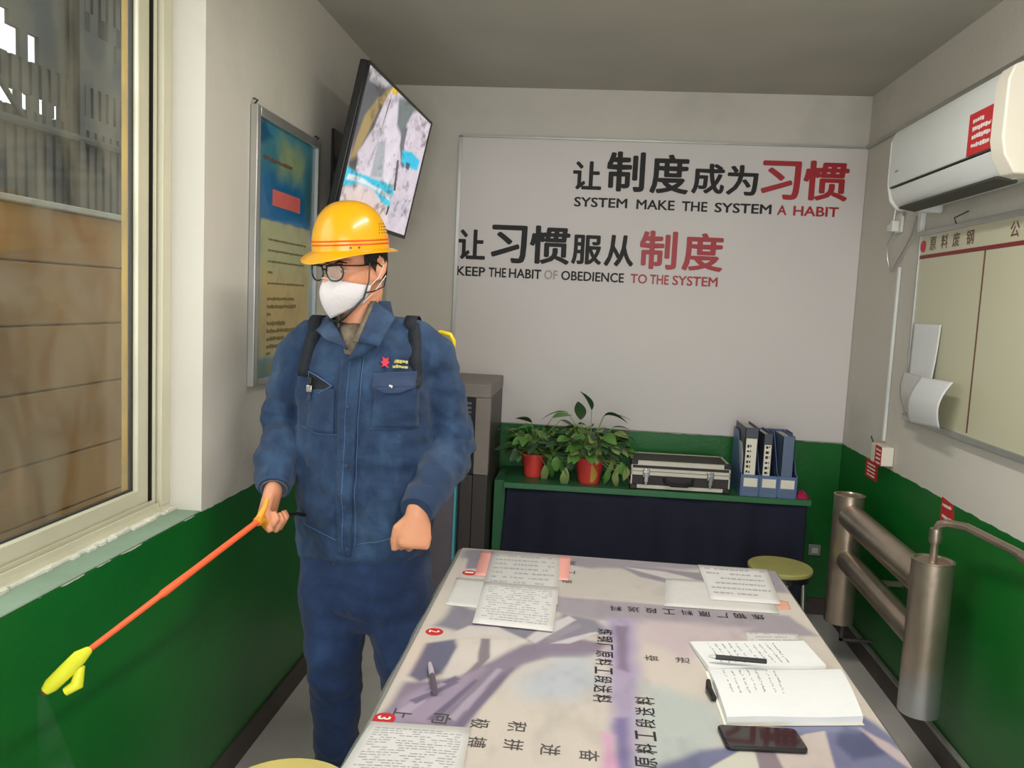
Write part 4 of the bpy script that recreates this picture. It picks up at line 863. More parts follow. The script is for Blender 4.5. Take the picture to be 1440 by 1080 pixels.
# open notebook
A = [(0.268,1.813),(0.535,1.876),(0.545,1.735),(0.290,1.677),(0.574,1.734),(0.548,1.508),(0.292,1.458)]
nb = thing('open_notebook', 'open white notebook with handwritten pages on the right of the table', 'notebook', (A[3][0], A[3][1], .7525))
bl_, br_, sr, sl, fr0, fr_, fl_ = [V(a, b, 0) for a, b in A]
def page(tl, tr_, br, bl, hfun, name, z0=.7525):
    b = MB(); n, m_ = 10, 12
    for lay in (0, 1):
        for j in range(m_+1):
            for i in range(n+1):
                u, v = i/n, j/m_; p = (tl*(1-u)+tr_*u)*(1-v)+(bl*(1-u)+br*u)*v
                p.z = z0+(hfun(u, v) if lay else 0); b.v.append(tuple(p))
    K = (n+1)*(m_+1)
    for j in range(m_):
        for i in range(n):
            q = j*(n+1)+i; b.f.append((q, q+1, q+n+2, q+n+1)); b.f.append((K+q, K+q+n+1, K+q+n+2, K+q+1))
    edge = [i for i in range(n+1)]+[j*(n+1)+n for j in range(1, m_+1)]+[m_*(n+1)+i for i in range(n-1, -1, -1)]+[j*(n+1) for j in range(m_-1, 0, -1)]
    for k in range(len(edge)):
        a, c = edge[k], edge[(k+1) % len(edge)]; b.f.append((a, K+a, K+c, c))
    return b.build(name, M['page'], nb, smooth=True)
h1 = lambda u, v: .006+.006*v-.002*u
h2 = lambda u, v: .013*math.sin(PI*min(1, .25+.75*(1-v)))**.6+.004+.0015*math.sin(u*7)
page(bl_, br_, sr, sl, h1, 'far_page'); page(sl, fr0, fr_, fl_, h2, 'near_page')
hb = MB(); rnd = random.Random(4)
def scr(tl, tr_, br, bl, h, us, vs):
    for u0 in us:
        v = vs[0]
        while v < vs[1]:
            d = rnd.uniform(.015, .035)
            if rnd.random() < .75:
                for (uu_, vv_) in ((u0+rnd.uniform(-.006, .006), v),):
                    p = (tl*(1-uu_)+tr_*uu_)*(1-vv_)+(bl*(1-uu_)+br*uu_)*vv_; p.z = .7528+h(uu_, vv_)
                    hb.obox(p, X, Y, Z, .0016*rnd.uniform(.5, 1.2), .0011*rnd.uniform(.5, 1.3), .0002)
            v += d
scr(bl_, br_, sr, sl, h1, [.14, .2, .26, .32, .38, .46, .52, .58, .64, .7], (.12, .88)); scr(sl, fr0, fr_, fl_, h2, [.1, .16, .22, .28, .34, .42, .48], (.08, .6))
hb.build('handwriting', M['pencil'], nb, kind='stuff')
MB().prism([(fl_.x-.004, fl_.y-.004), (fr_.x+.003, fr_.y-.003), (sr.x+.003, sr.y), (sl.x-.006, sl.y)], .7512, .7523).build('back_cover', M['label'], nb)
PA, PB = [V(a, b, .777) for a, b in [(0.294,1.696),(0.411,1.695)]]
pn = thing('pen', 'black pen with silver tip lying across the open notebook', 'pen', PA)
dv = (PB-PA).normalized(); MB().cyl(PA+dv*.012, PB, .0052, 12).build('barrel', M['black'], pn, smooth=True)
MB().tube([PA-dv*.002, PA+dv*.004, PA+dv*.0125], [.0012, .003, .0045], 10).build('tip', M['silver'], pn, smooth=True)
PA, PB = [V(a, b, .758) for a, b in [(-0.285,1.599),(-0.248,1.469)]]
pn = thing('pen', 'grey capped marker pen near the left edge of the table', 'pen', PB)
dv = (PB-PA).normalized(); MB().cyl(PB, PB-dv*.072, .0055, 12).build('barrel', mat('marker_grey', '#5d5260', .4), pn, smooth=True)
MB().tube([PB-dv*.072, PB-dv*.10, PB-dv*.125], [.0058, .0058, .004], 10).build('cap', mat('marker_cap', '#b8abb8', .3), pn, smooth=True)
PA, PB = [V(a, b, .758) for a, b in [(0.282,1.619),(0.282,1.546)]]
pn = thing('eraser', 'small dark object tucked beside the left side of the notebook', 'stationery', PA)
MB().tube([PA, PA+(PB-PA)*.5+V(-.004, 0, 0), PB], [.005, .007, .006], 10).build('body', M['black'], pn, smooth=True)

# black phone
P4 = [(0.277,1.446),(0.419,1.462),(0.413,1.377),(0.273,1.370)]
ph = thing('mobile_phone', 'black phone lying face up in front of the notebook', 'phone', (P4[0][0]+.06, P4[0][1]-.04, .7505))
P = [V(a, b, 0) for a, b in P4]; cen = sum(P, V(0, 0, 0))/4; ax = ((P[1]-P[0])+(P[2]-P[3])).normalized(); ay = Z.cross(ax)
hw, hh_ = .071, .037
def rrf(hx, hy, r):
    return [tuple((cen+ax*x+ay*y)[:2]) for x, y in rr_(-hx, hx, -hy, hy, r)]
MB().prism(rrf(hw, hh_, .01), .7506, .759).build('body', M['black'], ph, bevel=.0025)
MB().prism(rrf(hw-.003, hh_-.003, .008), .7591, .7596).build('screen', mat('phone_glass', '#2c2a2c', .06, spec=.9, coat=1), ph)

# stools
def stool(cx, cy, r, h, seat, label):
    t = thing('round_stool', label, 'stool', (cx, cy, 0))
    MB().lathe((cx, cy, h-.028), [(0, .008), (r-.004, .008), (r, .013), (r, .024), (r-.004, .028), (0, .028)], 44).build('seat', seat, t, smooth=True)
    MB().lathe((cx, cy, h-.045), [(r-.02, 0), (r-.006, 0), (r-.006, .0245), (r-.02, .0245)], 36).build('seat_ring', M['black'], t)
    for k in range(4):
        a = PI/4+k*PI/2+.2; d = V(math.cos(a), math.sin(a), 0)
        MB().tube([V(cx, cy, h-.04)+d*(r-.03), V(cx, cy, h*.5)+d*(r-.018), V(cx, cy, .012)+d*(r+.01)], .009, 10).build('leg', M['chrome'], t, smooth=True)
    MB().tube([V(cx+(r-.016)*math.cos(a), cy+(r-.016)*math.sin(a), h*.42) for a in [k*2*PI/24 for k in range(25)]], .005, 6, cap=False).build('foot_ring', M['chrome'], t, smooth=True)
stool(.862, 3.455, .132, .45, M['seat'], 'round stool with olive yellow seat and chrome legs behind the far table corner')
stool(-.575, 1.57, .15, .45, M['seatY'], 'round stool with pale yellow seat at the near left corner of the table')
# ------------------------------------------------------------------ the worker
def voxel(mb, size, smooth_it=6, factor=.5, adaptive=0):
    me = bpy.data.meshes.new('tmp'); me.from_pydata([tuple(v) for v in mb.v], [], mb.f); me.update()
    bm = bmesh.new(); bm.from_mesh(me); bmesh.ops.recalc_face_normals(bm, faces=bm.faces); bm.to_mesh(me); bm.free()
    o = bpy.data.objects.new('tmp', me); COL.objects.link(o)
    r = o.modifiers.new('r', 'REMESH'); r.mode = 'VOXEL'; r.voxel_size = size; r.adaptivity = adaptive
    if smooth_it:
        s = o.modifiers.new('s', 'SMOOTH'); s.factor = factor; s.iterations = smooth_it
    dg = bpy.context.evaluated_depsgraph_get(); dg.update(); me2 = bpy.data.meshes.new_from_object(o.evaluated_get(dg))
    n = len(me2.vertices); c = np.empty(n*3, np.float32); me2.vertices.foreach_get('co', c); c = c.reshape(-1, 3)
    nm = np.empty(n*3, np.float32); me2.vertices.foreach_get('normal', nm); nm = nm.reshape(-1, 3)
    fs = [tuple(p.vertices) for p in me2.polygons]
    bpy.data.objects.remove(o, do_unlink=True); bpy.data.meshes.remove(me); bpy.data.meshes.remove(me2)
    return c, nm, fs
def np_obj(name, co_, fs, m, parent, **k):
    return mesh_obj(name, [Vector(map(float, c)) for c in co_], fs, m, parent, smooth=True, **k)
def ell(mb, c, ax, ay, az, a, b, d, nu=24, nv=14, p=2.0):
    c = V(*c); rings = []
    for j in range(nv+1):
        t = -PI/2+PI*j/nv; r = max(abs(math.cos(t)), .02)**(2/p); h = math.copysign(abs(math.sin(t))**(2/p), math.sin(t))
        rings.append([c+az*(d*h)+ax*(a*r*math.cos(2*PI*i/nu))+ay*(b*r*math.sin(2*PI*i/nu)) for i in range(nu)])
    return mb.loft(rings)
PX, PY = -.63, 2.27
pe = thing('person', 'worker in blue denim workwear, yellow helmet and white mask, holding a spray wand', 'person', (PX, PY, 0))
TF = V(-.15, -.989, 0); TL = V(.989, -.15, 0)          # torso facing, and the person's left
HF = V(-.525, -.84, -.14).normalized(); HL = Z.cross(HF).normalized(); HU = HF.cross(HL)
if HU.z < 0: HU = -HU
HO = V(-.652, 2.275, 1.572)                            # ear level centre of the head
def hp(x, y, z): return HO+HL*x+HF*y+HU*z

# --- body: head, neck, torso, arms, hands and legs in one surface
body = MB()
ell(body, hp(0, .0, .05), HL, HF, HU, .074, .086, .078)
ell(body, hp(0, .012, -.01), HL, HF, HU, .069, .078, .085)
body.loft([[hp(a*math.cos(2*PI*i/20), cy+b_*math.sin(2*PI*i/20), z) for i in range(20)] for z, cy, a, b_ in
           ((.03, .025, .062, .062), (-.02, .03, .060, .064), (-.055, .035, .055, .060), (-.085, .045, .043, .052), (-.108, .055, .028, .036), (-.118, .058, .014, .02))])
body.tube([hp(0, .085, .025), hp(0, .103, -.005), hp(0, .116, -.03), hp(0, .104, -.042)], [.008, .010, .015, .009], 10)        # nose
ell(body, hp(0, .088, -.068), HL, HF, HU, .024, .012, .011)      # lips
for s in (-1, 1):
    ell(body, hp(.033*s, .074, .024), HL, HF, HU, .02, .014, .008)                                   # brow ridge
    ell(body, hp(.038*s, .062, -.022), HL, HF, HU, .018, .018, .018)                                    # cheek bones
    body.tube([hp(.073*s, .000, .022), hp(.082*s, -.014, .03), hp(.086*s, -.024, .016), hp(.084*s, -.022, -.006), hp(.077*s, -.008, -.026), hp(.073*s, .002, -.03)], [.006, .006, .0065, .006, .007, .005], 8)
    ell(body, hp(.076*s, -.008, .0), HL, HF, HU, .006, .012, .022)
nb0 = V(-.645, 2.30, 1.36)
body.tube([nb0, V(-.648, 2.293, 1.44), hp(0, -.015, -.06), hp(0, -.01, -.02)], [.066, .056, .055, .055], 20)
def ring(cx, cy, z, a, b, n=36, p=2.4, ax=TL, ay=TF, az=None, tilt=0):
    P = []
    for i in range(n):
        t = 2*PI*i/n; c, s = math.cos(t), math.sin(t)
        q = V(cx, cy, z)+ax*(a*math.copysign(abs(c)**(2/p), c))+ay*(b*math.copysign(abs(s)**(2/p), s))
        q.z += tilt*(math.cos(t)); P.append(q)
    return P
body.loft([ring(x_, 2.275, z, a, b) for x_, z, a, b in ((-.60, .62, .14, .09), (-.60, .75, .155, .10), (-.605, .95, .15, .095), (-.61, 1.15, .16, .10), (-.625, 1.28, .15, .09), (-.635, 1.355, .10, .065), (-.642, 1.40, .055, .055))])
RS, RE, RW = V(-.795, 2.275, 1.325), V(-.865, 2.295, 1.11), V(*[(-0.818,2.110,0.974)][0])      # right arm (left in the picture)
LS, LE, LW = V(-.465, 2.285, 1.33), V(-.368, 2.29, 1.085), V(-.408, 2.035, .958)        # left arm
for S_, E_, W_ in ((RS, RE, RW), (LS, LE, LW)):
    body.tube([S_, (S_+E_)/2, E_, E_*.6+W_*.4, W_], [.042, .036, .034, .033, .026], 14)
for hx, k, a_ in ((-.69, V(-.665, 2.215, .45), V(-.662, 2.24, .08)), (-.50, V(-.46, 2.215, .45), V(-.437, 2.24, .08))):
    body.tube([V(hx, 2.265, .78), V(hx*.6+k.x*.4, 2.25, .62), k, k*.5+a_*.5+V(0, .015, 0), a_], [.066, .066, .052, .05, .036], 16)
def hand(W_, d, bn, t, curls, thumb, spread=.010, sc=1.0, thick=.013):
    """W_ wrist, d towards the fingers, bn out of the back of the hand, t towards the thumb"""
    d = d.normalized(); bn = (bn-d*bn.dot(d)).normalized(); t = (t-d*t.dot(d)-bn*t.dot(bn)).normalized()
    def el(c, a, b, n=20): return [c+t*(a*math.cos(2*PI*i/n))+bn*(b*math.sin(2*PI*i/n)) for i in range(n)]
    body.loft([el(W_-d*.016, .028, .021), el(W_+d*.012, .031, .023), el(W_+d*.035*sc, .036*sc, .019), el(W_+d*.065*sc, .041*sc, .0155), el(W_+d*.088*sc, .040*sc, .0125), el(W_+d*.096*sc, .034*sc, .007)])
    tips = []
    for k, (off, ln) in enumerate(((.030, .92), (.010, 1.0), (-.010, .95), (-.029, .78))):
        p = W_+d*(.086-.004*abs(k-1))*sc+t*off*sc; pts = [p-d*.02*sc, p]; ang = 0; rad = [.009, .0096]
        for sgl, cu, rd in ((.043, curls[k][0], .0090), (.027, curls[k][1], .0082), (.021, curls[k][2], .0068)):
            ang += math.radians(cu); dr = d*math.cos(ang)-bn*math.sin(ang)+t*(spread*(1.5-k)*.6)
            p = p+dr.normalized()*sgl*ln*sc; pts.append(p); rad.append(rd)
        body.tube(pts, [r*sc for r in rad], 10); ell(body, pts[1]+bn*.002, t, d, bn, .0095*sc, .0095*sc, .0085*sc, 10, 6)
    p = W_+d*.022*sc+t*.018*sc-bn*.004; pts = [p]; rad = [.013]
    for (a, b, c), ln, rd in zip(thumb, (.040, .032, .026), (.0125, .0105, .008)):
        p = p+(d*a+t*b+bn*c).normalized()*ln*sc; pts.append(p); rad.append(rd)
    body.tube(pts, [r*sc for r in rad], 10)
    return pts
# left hand (right in the picture): relaxed fist, back to the viewer, thumb hanging along the inner side
hand(LW, V(-.04, -.16, -1), V(.22, -.95, .15), V(-1, -.2, 0), [(62, 80, 55), (66, 85, 55), (70, 85, 55), (74, 85, 55)], [(.8, .75, -.15), (1, .12, -.2), (1, -.12, -.25)], sc=1.05)
# right hand closed round the grip of the wand
WD = (V(*[(-0.905,1.400,0.806)][0])-V(*[(-0.813,1.990,0.910)][0])).normalized()
hand(RW, V(-.16, -.22, -.95), V(-1, .15, .1), WD, [(72, 92, 60), (72, 92, 60), (74, 92, 60), (76, 90, 60)], [(.9, .55, -.25), (.9, .2, -.5), (.85, .05, -.7)], sc=1.10)
bc, bn_, bf = voxel(body, .0042, 3, .5)
bo = np_obj('body', bc, bf, M['skin'], pe)
# eyes behind the glasses
for s in (-1, 1):
    e = MB(); ell(e, hp(.031*s, .0765, .001), HL, HF, HU, .0115, .0105, .005, 16, 10); e.build('eye', mat('eye_white', '#d9d2cc', .3), pe, smooth=True)
    i_ = MB(); ell(i_, hp(.031*s-.001, .0862, -.001), HL, HF, HU, .0052, .0018, .0042, 12, 8); i_.build('iris', M['black'], pe, smooth=True)
    MB().tube([hp(.018*s, .084, .006), hp(.031*s, .087, .0065), hp(.044*s, .078, .004)], [.0015, .003, .0015], 6).build('eyelid', M['skin'], pe, smooth=True)
    MB().tube([hp(.014*s, .092, .022), hp(.032*s, .094, .027), hp(.05*s, .080, .022)], [.002, .0035, .0015], 6).build('eyebrow', M['hair'], pe, smooth=True)
# hair: short at back and sides below the helmet
hm = MB()
def hairf(u, v):
    a = math.radians(150+240*u)+PI/2-PI/3*0; a = math.radians(-25)+math.radians(230)*u   # from one temple round the back to the other
    a = PI+math.radians(-115+230*u)+PI/2
    z = .075-v*(.105 if abs(u-.5) < .36 else .062+.043*max(0, 1-(abs(u-.5)-.36)/.08)); rr2 = 1.0-.03*v
    k = math.sqrt(max(0, 1-((z-.03)/.13)**2))
    return hp(.0775*rr2*math.cos(a)*k, -.001+.088*rr2*math.sin(a)*k, z)
hm.grid(hairf, 40, 12); hm.build('hair', M['hair'], pe, smooth=True, thick=.006)

# --- jacket
jk = MB()
jk.loft([ring(cx, cy, z, a, b, p=p_, tilt=tl) for cx, cy, z, a, b, p_, tl in (
    (-.607, 2.268, .765, .190, .125, 2.6, .022), (-.607, 2.266, .80, .196, .130, 2.6, .012), (-.607, 2.265, .87, .197, .134, 2.6, 0), (-.608, 2.265, .97, .195, .134, 2.6, 0), (-.610, 2.268, 1.08, .194, .130, 2.6, 0),
    (-.613, 2.272, 1.19, .197, .130, 2.6, 0), (-.618, 2.276, 1.28, .196, .124, 2.5, 0), (-.624, 2.28, 1.345, .184, .108, 2.4, 0), (-.632, 2.283, 1.392, .145, .088, 2.2, 0.004), (-.640, 2.292, 1.412, .095, .065, 2.1, 0.003), (-.643, 2.297, 1.42, .06, .045, 2, 0))])
jk.tube([V(-.70, 2.285, 1.385), V(-.775, 2.28, 1.365), V(-.822, 2.278, 1.32), V(-.848, 2.28, 1.22), RE+V(0, .005, .06), RE+V(-.003, -.002, -.005), RE*.72+RW*.28+V(-.004, 0, -.008), RE*.42+RW*.58+V(-.004, 0, -.002), RE*.17+RW*.83+V(-.004, 0, 0), RE*.10+RW*.90, RE*.0+RW*1.0],
        [.055, .062, .064, .061, .058, .060, .060, .058, .057, .050, .044], 22)
jk.tube([V(-.57, 2.29, 1.395), V(-.485, 2.288, 1.375), V(-.435, 2.288, 1.335), V(-.402, 2.29, 1.24), LE+V(-.008, .0, .07), LE+V(-.002, .002, -.005), LE*.72+LW*.28+V(.005, 0, -.012), LE*.42+LW*.58+V(.004, 0, -.004), LE*.17+LW*.83+V(.002, 0, 0), LE*.08+LW*.92, LE*(-.03)+LW*1.03],
        [.055, .064, .068, .066, .064, .066, .062, .058, .055, .051, .045], 22)
jc, jn, jf = voxel(jk, .0065, 10, .6)
def fold(c, n, items, base):
    """cloth: push the surface along its normal by stretched noise, more strongly near bends"""
    out = np.array(c, dtype=np.float64)
    for i in range(len(c)):
        p = V(*map(float, c[i])); amp = base
        for q, r, a in items:
            dd_ = (p-q).length
            if dd_ < r: amp += a*(1-dd_/r)
        w1 = noise.noise(V(p.x*9, p.y*9, p.z*20)); w2 = noise.noise(V(p.x*22+5, p.y*22, p.z*34+p.x*22)); w3 = noise.noise(V(p.x*30-p.z*16, p.y*20, p.z*9+7))
        rdg = 1-abs(w1)*2.6; h = amp*(.9*w1*1.6+.6*rdg*.5+.5*w2+.45*w3)
        out[i] += np.array(n[i])*h*2.0
    return out
jc = fold(jc, jn, [(RE, .13, .006), (LE, .14, .008), (V(-.80, 2.2, 1.27), .12, .004), (V(-.47, 2.2, 1.27), .14, .005), (V(-.6, 2.14, .83), .25, .0045), (LE*.5+LW*.5, .12, .004), (RE*.4+RW*.6, .12, .005)], .0026)
ja = np_obj('jacket', jc, jf, M['denim'], pe)
jbv = BVHTree.FromPolygons([Vector(map(float, c)) for c in jc], jf)
def front(x, z, off=.0, y0=1.6):
    h = jbv.ray_cast(V(x, y0, z), V(0, 1, 0))
    return V(x, h[0].y-off, z) if h[0] is not None else None
def drape(name, quad, m, off, parent, nu=10, nv=12, thick=.002, **k):
    """cloth patch laid over the front of the jacket; quad = four (x, z) corners tl, tr, br, bl"""
    q = [V(a, 0, b) for a, b in quad]; b = MB(); last = V(q[0].x, 2.14, q[0].z)
    def f(u, v):
        nonlocal last
        p = (q[0]*(1-u)+q[1]*u)*(1-v)+(q[3]*(1-u)+q[2]*u)*v; h = front(p.x, p.z, off)
        if h is None: h = V(p.x, last.y, p.z)
        last = h; return h
    b.grid(f, nu, nv); return b.build(name, m, parent, smooth=True, thick=thick, **k)
# placket with its seams, hem band, pockets, buttons
PL = [(-0.660,1.320),(-0.599,1.358),(-0.612,0.786),(-0.650,0.791)]
drape('placket', PL, M['denim'], .0035, ja, 6, 60, .003)
def seam(name, pts, off=.0045, r=.0013, m='denimlight', parent=None, step=14):
    P = []
    for (a, c), (e_, g) in zip(pts[:-1], pts[1:]):
        for k in range(step):
            h = front(a+(e_-a)*k/step, c+(g-c)*k/step, off)
            if h is not None: P.append(h)
    if len(P) > 2:
        return MB().tube(P, r, 5).build(name, M[m], parent or ja, smooth=True)
seam('seam', [(-0.633,1.337),(-0.636,1.145),(-0.636,0.950),(-0.636,0.792)]); seam('seam', [(-0.595,1.339),(-0.599,1.147),(-0.599,0.953),(-0.601,0.804)], r=.001)
seam('seam', [(-0.757,0.858),(-0.695,0.843),(-0.635,0.824)], .001); seam('seam', [(-0.595,0.819),(-0.498,0.848),(-0.430,0.871)], .001)
seam('seam', [(-0.771,1.131),(-0.722,1.117),(-0.655,1.119)], .001); seam('seam', [(-0.566,1.144),(-0.488,1.147),(-0.440,1.157)], .001)
pk = drape('chest_pocket', [(-0.557,1.293),(-0.443,1.296),(-0.444,1.149),(-0.562,1.146)], M['denim'], .004, ja, 10, 14, .003)
fl = drape('pocket_flap', [(-0.562,1.293),(-0.455,1.301),(-0.446,1.260),(-0.565,1.255)], M['denimdark'], .009, ja, 10, 8, .004)
drape('flap_point', [(-0.563,1.255),(-0.448,1.260),(-0.491,1.242),(-0.530,1.240)], M['denimdark'], .009, fl, 8, 4, .004)
drape('chest_pocket', [(-0.756,1.233),(-0.670,1.243),(-0.670,1.120),(-0.753,1.126)], M['denim'], .004, ja, 10, 14, .003)
drape('pocket_opening', [(-0.757,1.279),(-0.678,1.247),(-0.673,1.235),(-0.760,1.234)], M['strap'], .003, ja, 10, 5, .002)
seam('seam', [(-0.762,1.230),(-0.755,1.284),(-0.680,1.250),(-0.724,1.225)], .006, .0022, 'denimlight')
p_ = front(*[(-0.750,1.239)][0], .012); 
kc = MB().box((p_.x-.008, p_.y-.006, p_.z-.012), (p_.x+.008, p_.y+.004, p_.z+.008)).build('badge_clip', M['chrome'], pe, bevel=.002)
MB().box((p_.x-.004, p_.y-.004, p_.z+.0085), (p_.x+.006, p_.y+.004, p_.z+.03)).build('badge_strap', M['black'], kc, bevel=.002)
MB().box((p_.x-.005, p_.y-.003, p_.z-.034), (p_.x+.003, p_.y+.003, p_.z-.012)).build('badge_strap', M['denimdark'], kc, bevel=.001)
for a in [(-0.513,1.260),(-0.629,1.331),(-0.631,1.197),(-0.627,1.039),(-0.630,0.923),(-0.622,0.803)]:
    h = front(a[0], a[1], .012 if a[1] > 1.2 and a[0] > -.56 else .007)
    if h is not None:
        MB().lathe(h, [(0, 0), (.0055, 0), (.0055, .002), (.003, .0035), (0, .0035)], 14, axis=(0, -1, 0)).build('button', M['chrome'] if a[1] > 1.3 or a[0] > -.56 or a[1] < .8 else M['denimdark'], ja, smooth=True)
# embroidered badge: red flame shape with two short lines of yellow stitching
E0 = [(-0.550,1.326),(-0.531,1.335),(-0.530,1.308),(-0.545,1.304),(-0.521,1.331),(-0.483,1.337),(-0.482,1.307),(-0.520,1.305)]
h = front(E0[1][0]-.006, E0[1][1]-.014, .006); y_ = h.y
fl_pts = [(-.012, -.012), (-.006, -.006), (-.014, .004), (-.006, .004), (-.008, .015), (.002, .010), (.010, .015), (.008, .004), (.014, .002), (.006, -.006), (.010, -.014), (0, -.008)]
MB().prism([(h.x+a*.9, h.z+b) for a, b in fl_pts], y_-.0025, y_+.004, 'y').build('red_emblem', mat('emblem_red', '#e0324a', .6), ja)
h2 = front(E0[4][0]+.02, E0[4][1]-.01, .005)
ye = mat('yellow_stitch', '#cdbf6c', .7)
bars('stitched_letters', [(0, .042, .010, .0095), (0, .042, -.004, .0095)], ye, ja, (E0[4][0]+.002, h2.y, E0[4][1]-.016), (.99, h2.y*0-.02, 0), (0, 0, 1), thick=.002, seed=5, gap=.12)
# inner shirt in the open neck, and the two collar wings
sh_ = drape('inner_shirt', [(-0.684,1.413),(-0.575,1.434),(-0.625,1.335),(-0.650,1.338)], M['shirt'], .006, pe, 8, 10, .002)
def wing(name, P, m, parent, thick=.004):
    b = MB(); P = [V(*p) for p in P]
    def f(u, v):
        p = (P[0]*(1-u)+P[1]*u)*(1-v)+(P[3]*(1-u)+P[2]*u)*v; p.y -= .012*math.sin(PI*u)*math.sin(PI*v); return p
    b.grid(f, 10, 8); return b.build(name, m, parent, smooth=True, thick=thick)
# collar stands round the neck
def collar(name, m, r0, r1, z0, z1, a0, a1, parent, thick, dx=0):
    b = MB()
    def f(u, v):
        a = math.radians(a0+(a1-a0)*u); r = r0+(r1-r0)*v
        dip = .045*math.exp(-((math.degrees(a)-262)/42)**2)
        return V(-.644+dx+r*1.08*math.cos(a), 2.29+r*math.sin(a)-.012*math.exp(-((math.degrees(a)-262)/50)**2), z0+(z1-z0)*v-dip)
    b.grid(f, 48, 6); return b.build(name, m, parent, smooth=True, thick=thick)
collar('shirt_collar', M['shirt'], .070, .062, 1.395, 1.475, -60, 232, pe, .003)
cl = collar('collar', M['denim'], .098, .074, 1.388, 1.484, -38, 218, ja, .005)
W1 = [(-0.680,2.135,1.435),(-0.650,2.135,1.393),(-0.692,2.135,1.375),(-0.707,2.135,1.409)]; W2 = [(-0.568,2.135,1.442),(-0.531,2.135,1.414),(-0.535,2.135,1.364),(-0.597,2.135,1.378)]
wing('collar_wing', [V(-.716, 2.235, 1.437), V(*[(-0.638,2.150,1.351)][0]), V(*[(-0.691,2.130,1.377)][0]), V(-.745, 2.205, 1.395)], M['denim'], ja)
wing('collar_wing', [V(*[(-0.588,2.235,1.483)][0]), V(*[(-0.527,2.220,1.443)][0]), V(*[(-0.545,2.120,1.367)][0]), V(*[(-0.604,2.130,1.376)][0])], M['denim'], ja)
wing('collar_lining', [V(*[(-0.605,2.245,1.482)][0]), V(*[(-0.588,2.240,1.483)][0]), V(*[(-0.601,2.135,1.374)][0]), V(*[(-0.620,2.140,1.375)][0])], M['shirt'], ja, .003)
wing('lapel', [V(*[(-0.599,2.155,1.394)][0]), V(*[(-0.558,2.150,1.370)][0]), V(*[(-0.596,2.140,1.338)][0]), V(*[(-0.637,2.145,1.320)][0])], M['denim'], ja)
# cuffs
for E_, W_, r_ in ((RE, RW, .0475), (LE, LW, .049)):
    dd_ = (W_-E_).normalized(); MB().tube([W_-dd_*.055, W_-dd_*.03, W_-dd_*.006, W_+dd_*.008, W_+dd_*.006, W_-dd_*.004], [r_+.002, r_, r_-.003, r_-.006, r_-.012, r_-.016], 24, cap=False).build('cuff', M['denim'], ja, smooth=True, thick=.003)
dd_ = (RW-RE).normalized(); MB().tube([RW-dd_*.004, RW+dd_*.012], [.036, .034], 20, cap=False).build('shirt_cuff', M['shirt'], pe, smooth=True, thick=.002)
# grey shirt tail below the hem
def tail(u, v):
    a = math.radians(285+38*u); return V(-.607+.186*math.cos(a)*1.0-.03, 2.268+.118*math.sin(a), .765-.028*math.sin(PI*u)*v)
def tail2(u, v):
    x = -.665+.15*u; return V(x, 2.156-.004*math.sin(PI*u), .768+.01*u-v*(.014+.012*math.sin(PI*min(1, u*1.2))))
MB().grid(tail2, 14, 4).build('shirt_hem', mat('shirt_grey', '#8f8b86', .8), pe, smooth=True, thick=.002)

# --- trousers
tr_ = MB()
tr_.loft([ring(-.602, 2.268, z, a, b, p=2.5) for z, a, b in ((.86, .165, .115), (.78, .186, .122), (.70, .193, .125), (.62, .19, .118), (.56, .16, .09), (.545, .10, .06))])
tr_.tube([V(-.70, 2.268, .76), V(-.698, 2.262, .66), V(-.685, 2.245, .55), V(-.672, 2.222, .45), V(-.668, 2.225, .38), V(-.664, 2.235, .25), V(-.662, 2.25, .12), V(-.662, 2.25, .045)], [.085, .098, .091, .082, .075, .067, .064, .066], 24)
tr_.tube([V(-.505, 2.268, .76), V(-.50, 2.262, .66), V(-.487, 2.245, .55), V(-.46, 2.222, .45), V(-.45, 2.225, .38), V(-.442, 2.235, .25), V(-.437, 2.25, .12), V(-.435, 2.25, .045)], [.085, .098, .092, .083, .076, .068, .065, .067], 24)
tc2, tn2, tf2 = voxel(tr_, .0075, 8, .6)
tc2 = fold(tc2, tn2, [(V(-.6, 2.15, .62), .14, .005), (V(-.67, 2.16, .40), .14, .006), (V(-.45, 2.16, .42), .12, .005), (V(-.66, 2.2, .12), .12, .006)], .0026)
np_obj('trousers', tc2, tf2, M['denim2'], pe)
for x in (-.664, -.437):
    s_ = MB(); ell(s_, (x, 2.19, .045), X, Y, Z, .048, .13, .042, 20, 10); s_.build('shoe', M['black'], pe, smooth=True)
    MB().prism([(x-.046+.046*(1-math.cos(a))*0+(.048*math.cos(a)+.046), 2.19+.132*math.sin(a)) for a in [k*2*PI/20 for k in range(20)]], .001, .02).build('sole', mat('rubber_sole', '#2b2622', .8), pe)

# --- helmet
he = MB()
HT = hp(0, .020, .036)                                  # centre of the helmet rim
HX, HY, HZ = HL, (HF*.99+HU*.015).normalized(), None
HZ = HY.cross(HX)*-1
if HZ.z < 0: HZ = -HZ
def hel(x, y, z): return HT+HX*x+HY*y+HZ*z
def hring(z, a, b, n=56, fy=0): return [hel(a*math.cos(2*PI*i/n), fy+b*math.sin(2*PI*i/n), z) for i in range(n)]
def hring2(z, a, b, brim):
    P = []
    for i in range(56):
        t = 2*PI*i/56; s = math.sin(t); ext = brim*(1+.75*max(0, s)**3+.25*max(0, -s)**2); c_ = math.cos(t)
        P.append(hel((a+ext)*c_, (b+ext)*s, z-.010*(ext/.03)-.012*max(0, s)**2*(ext/.03)+.004*abs(c_)))
    return P
rings = [hring2(.014, .0975, .112, .022), hring2(.0165, .0975, .112, .022), hring2(.0185, .0975, .112, .008)]
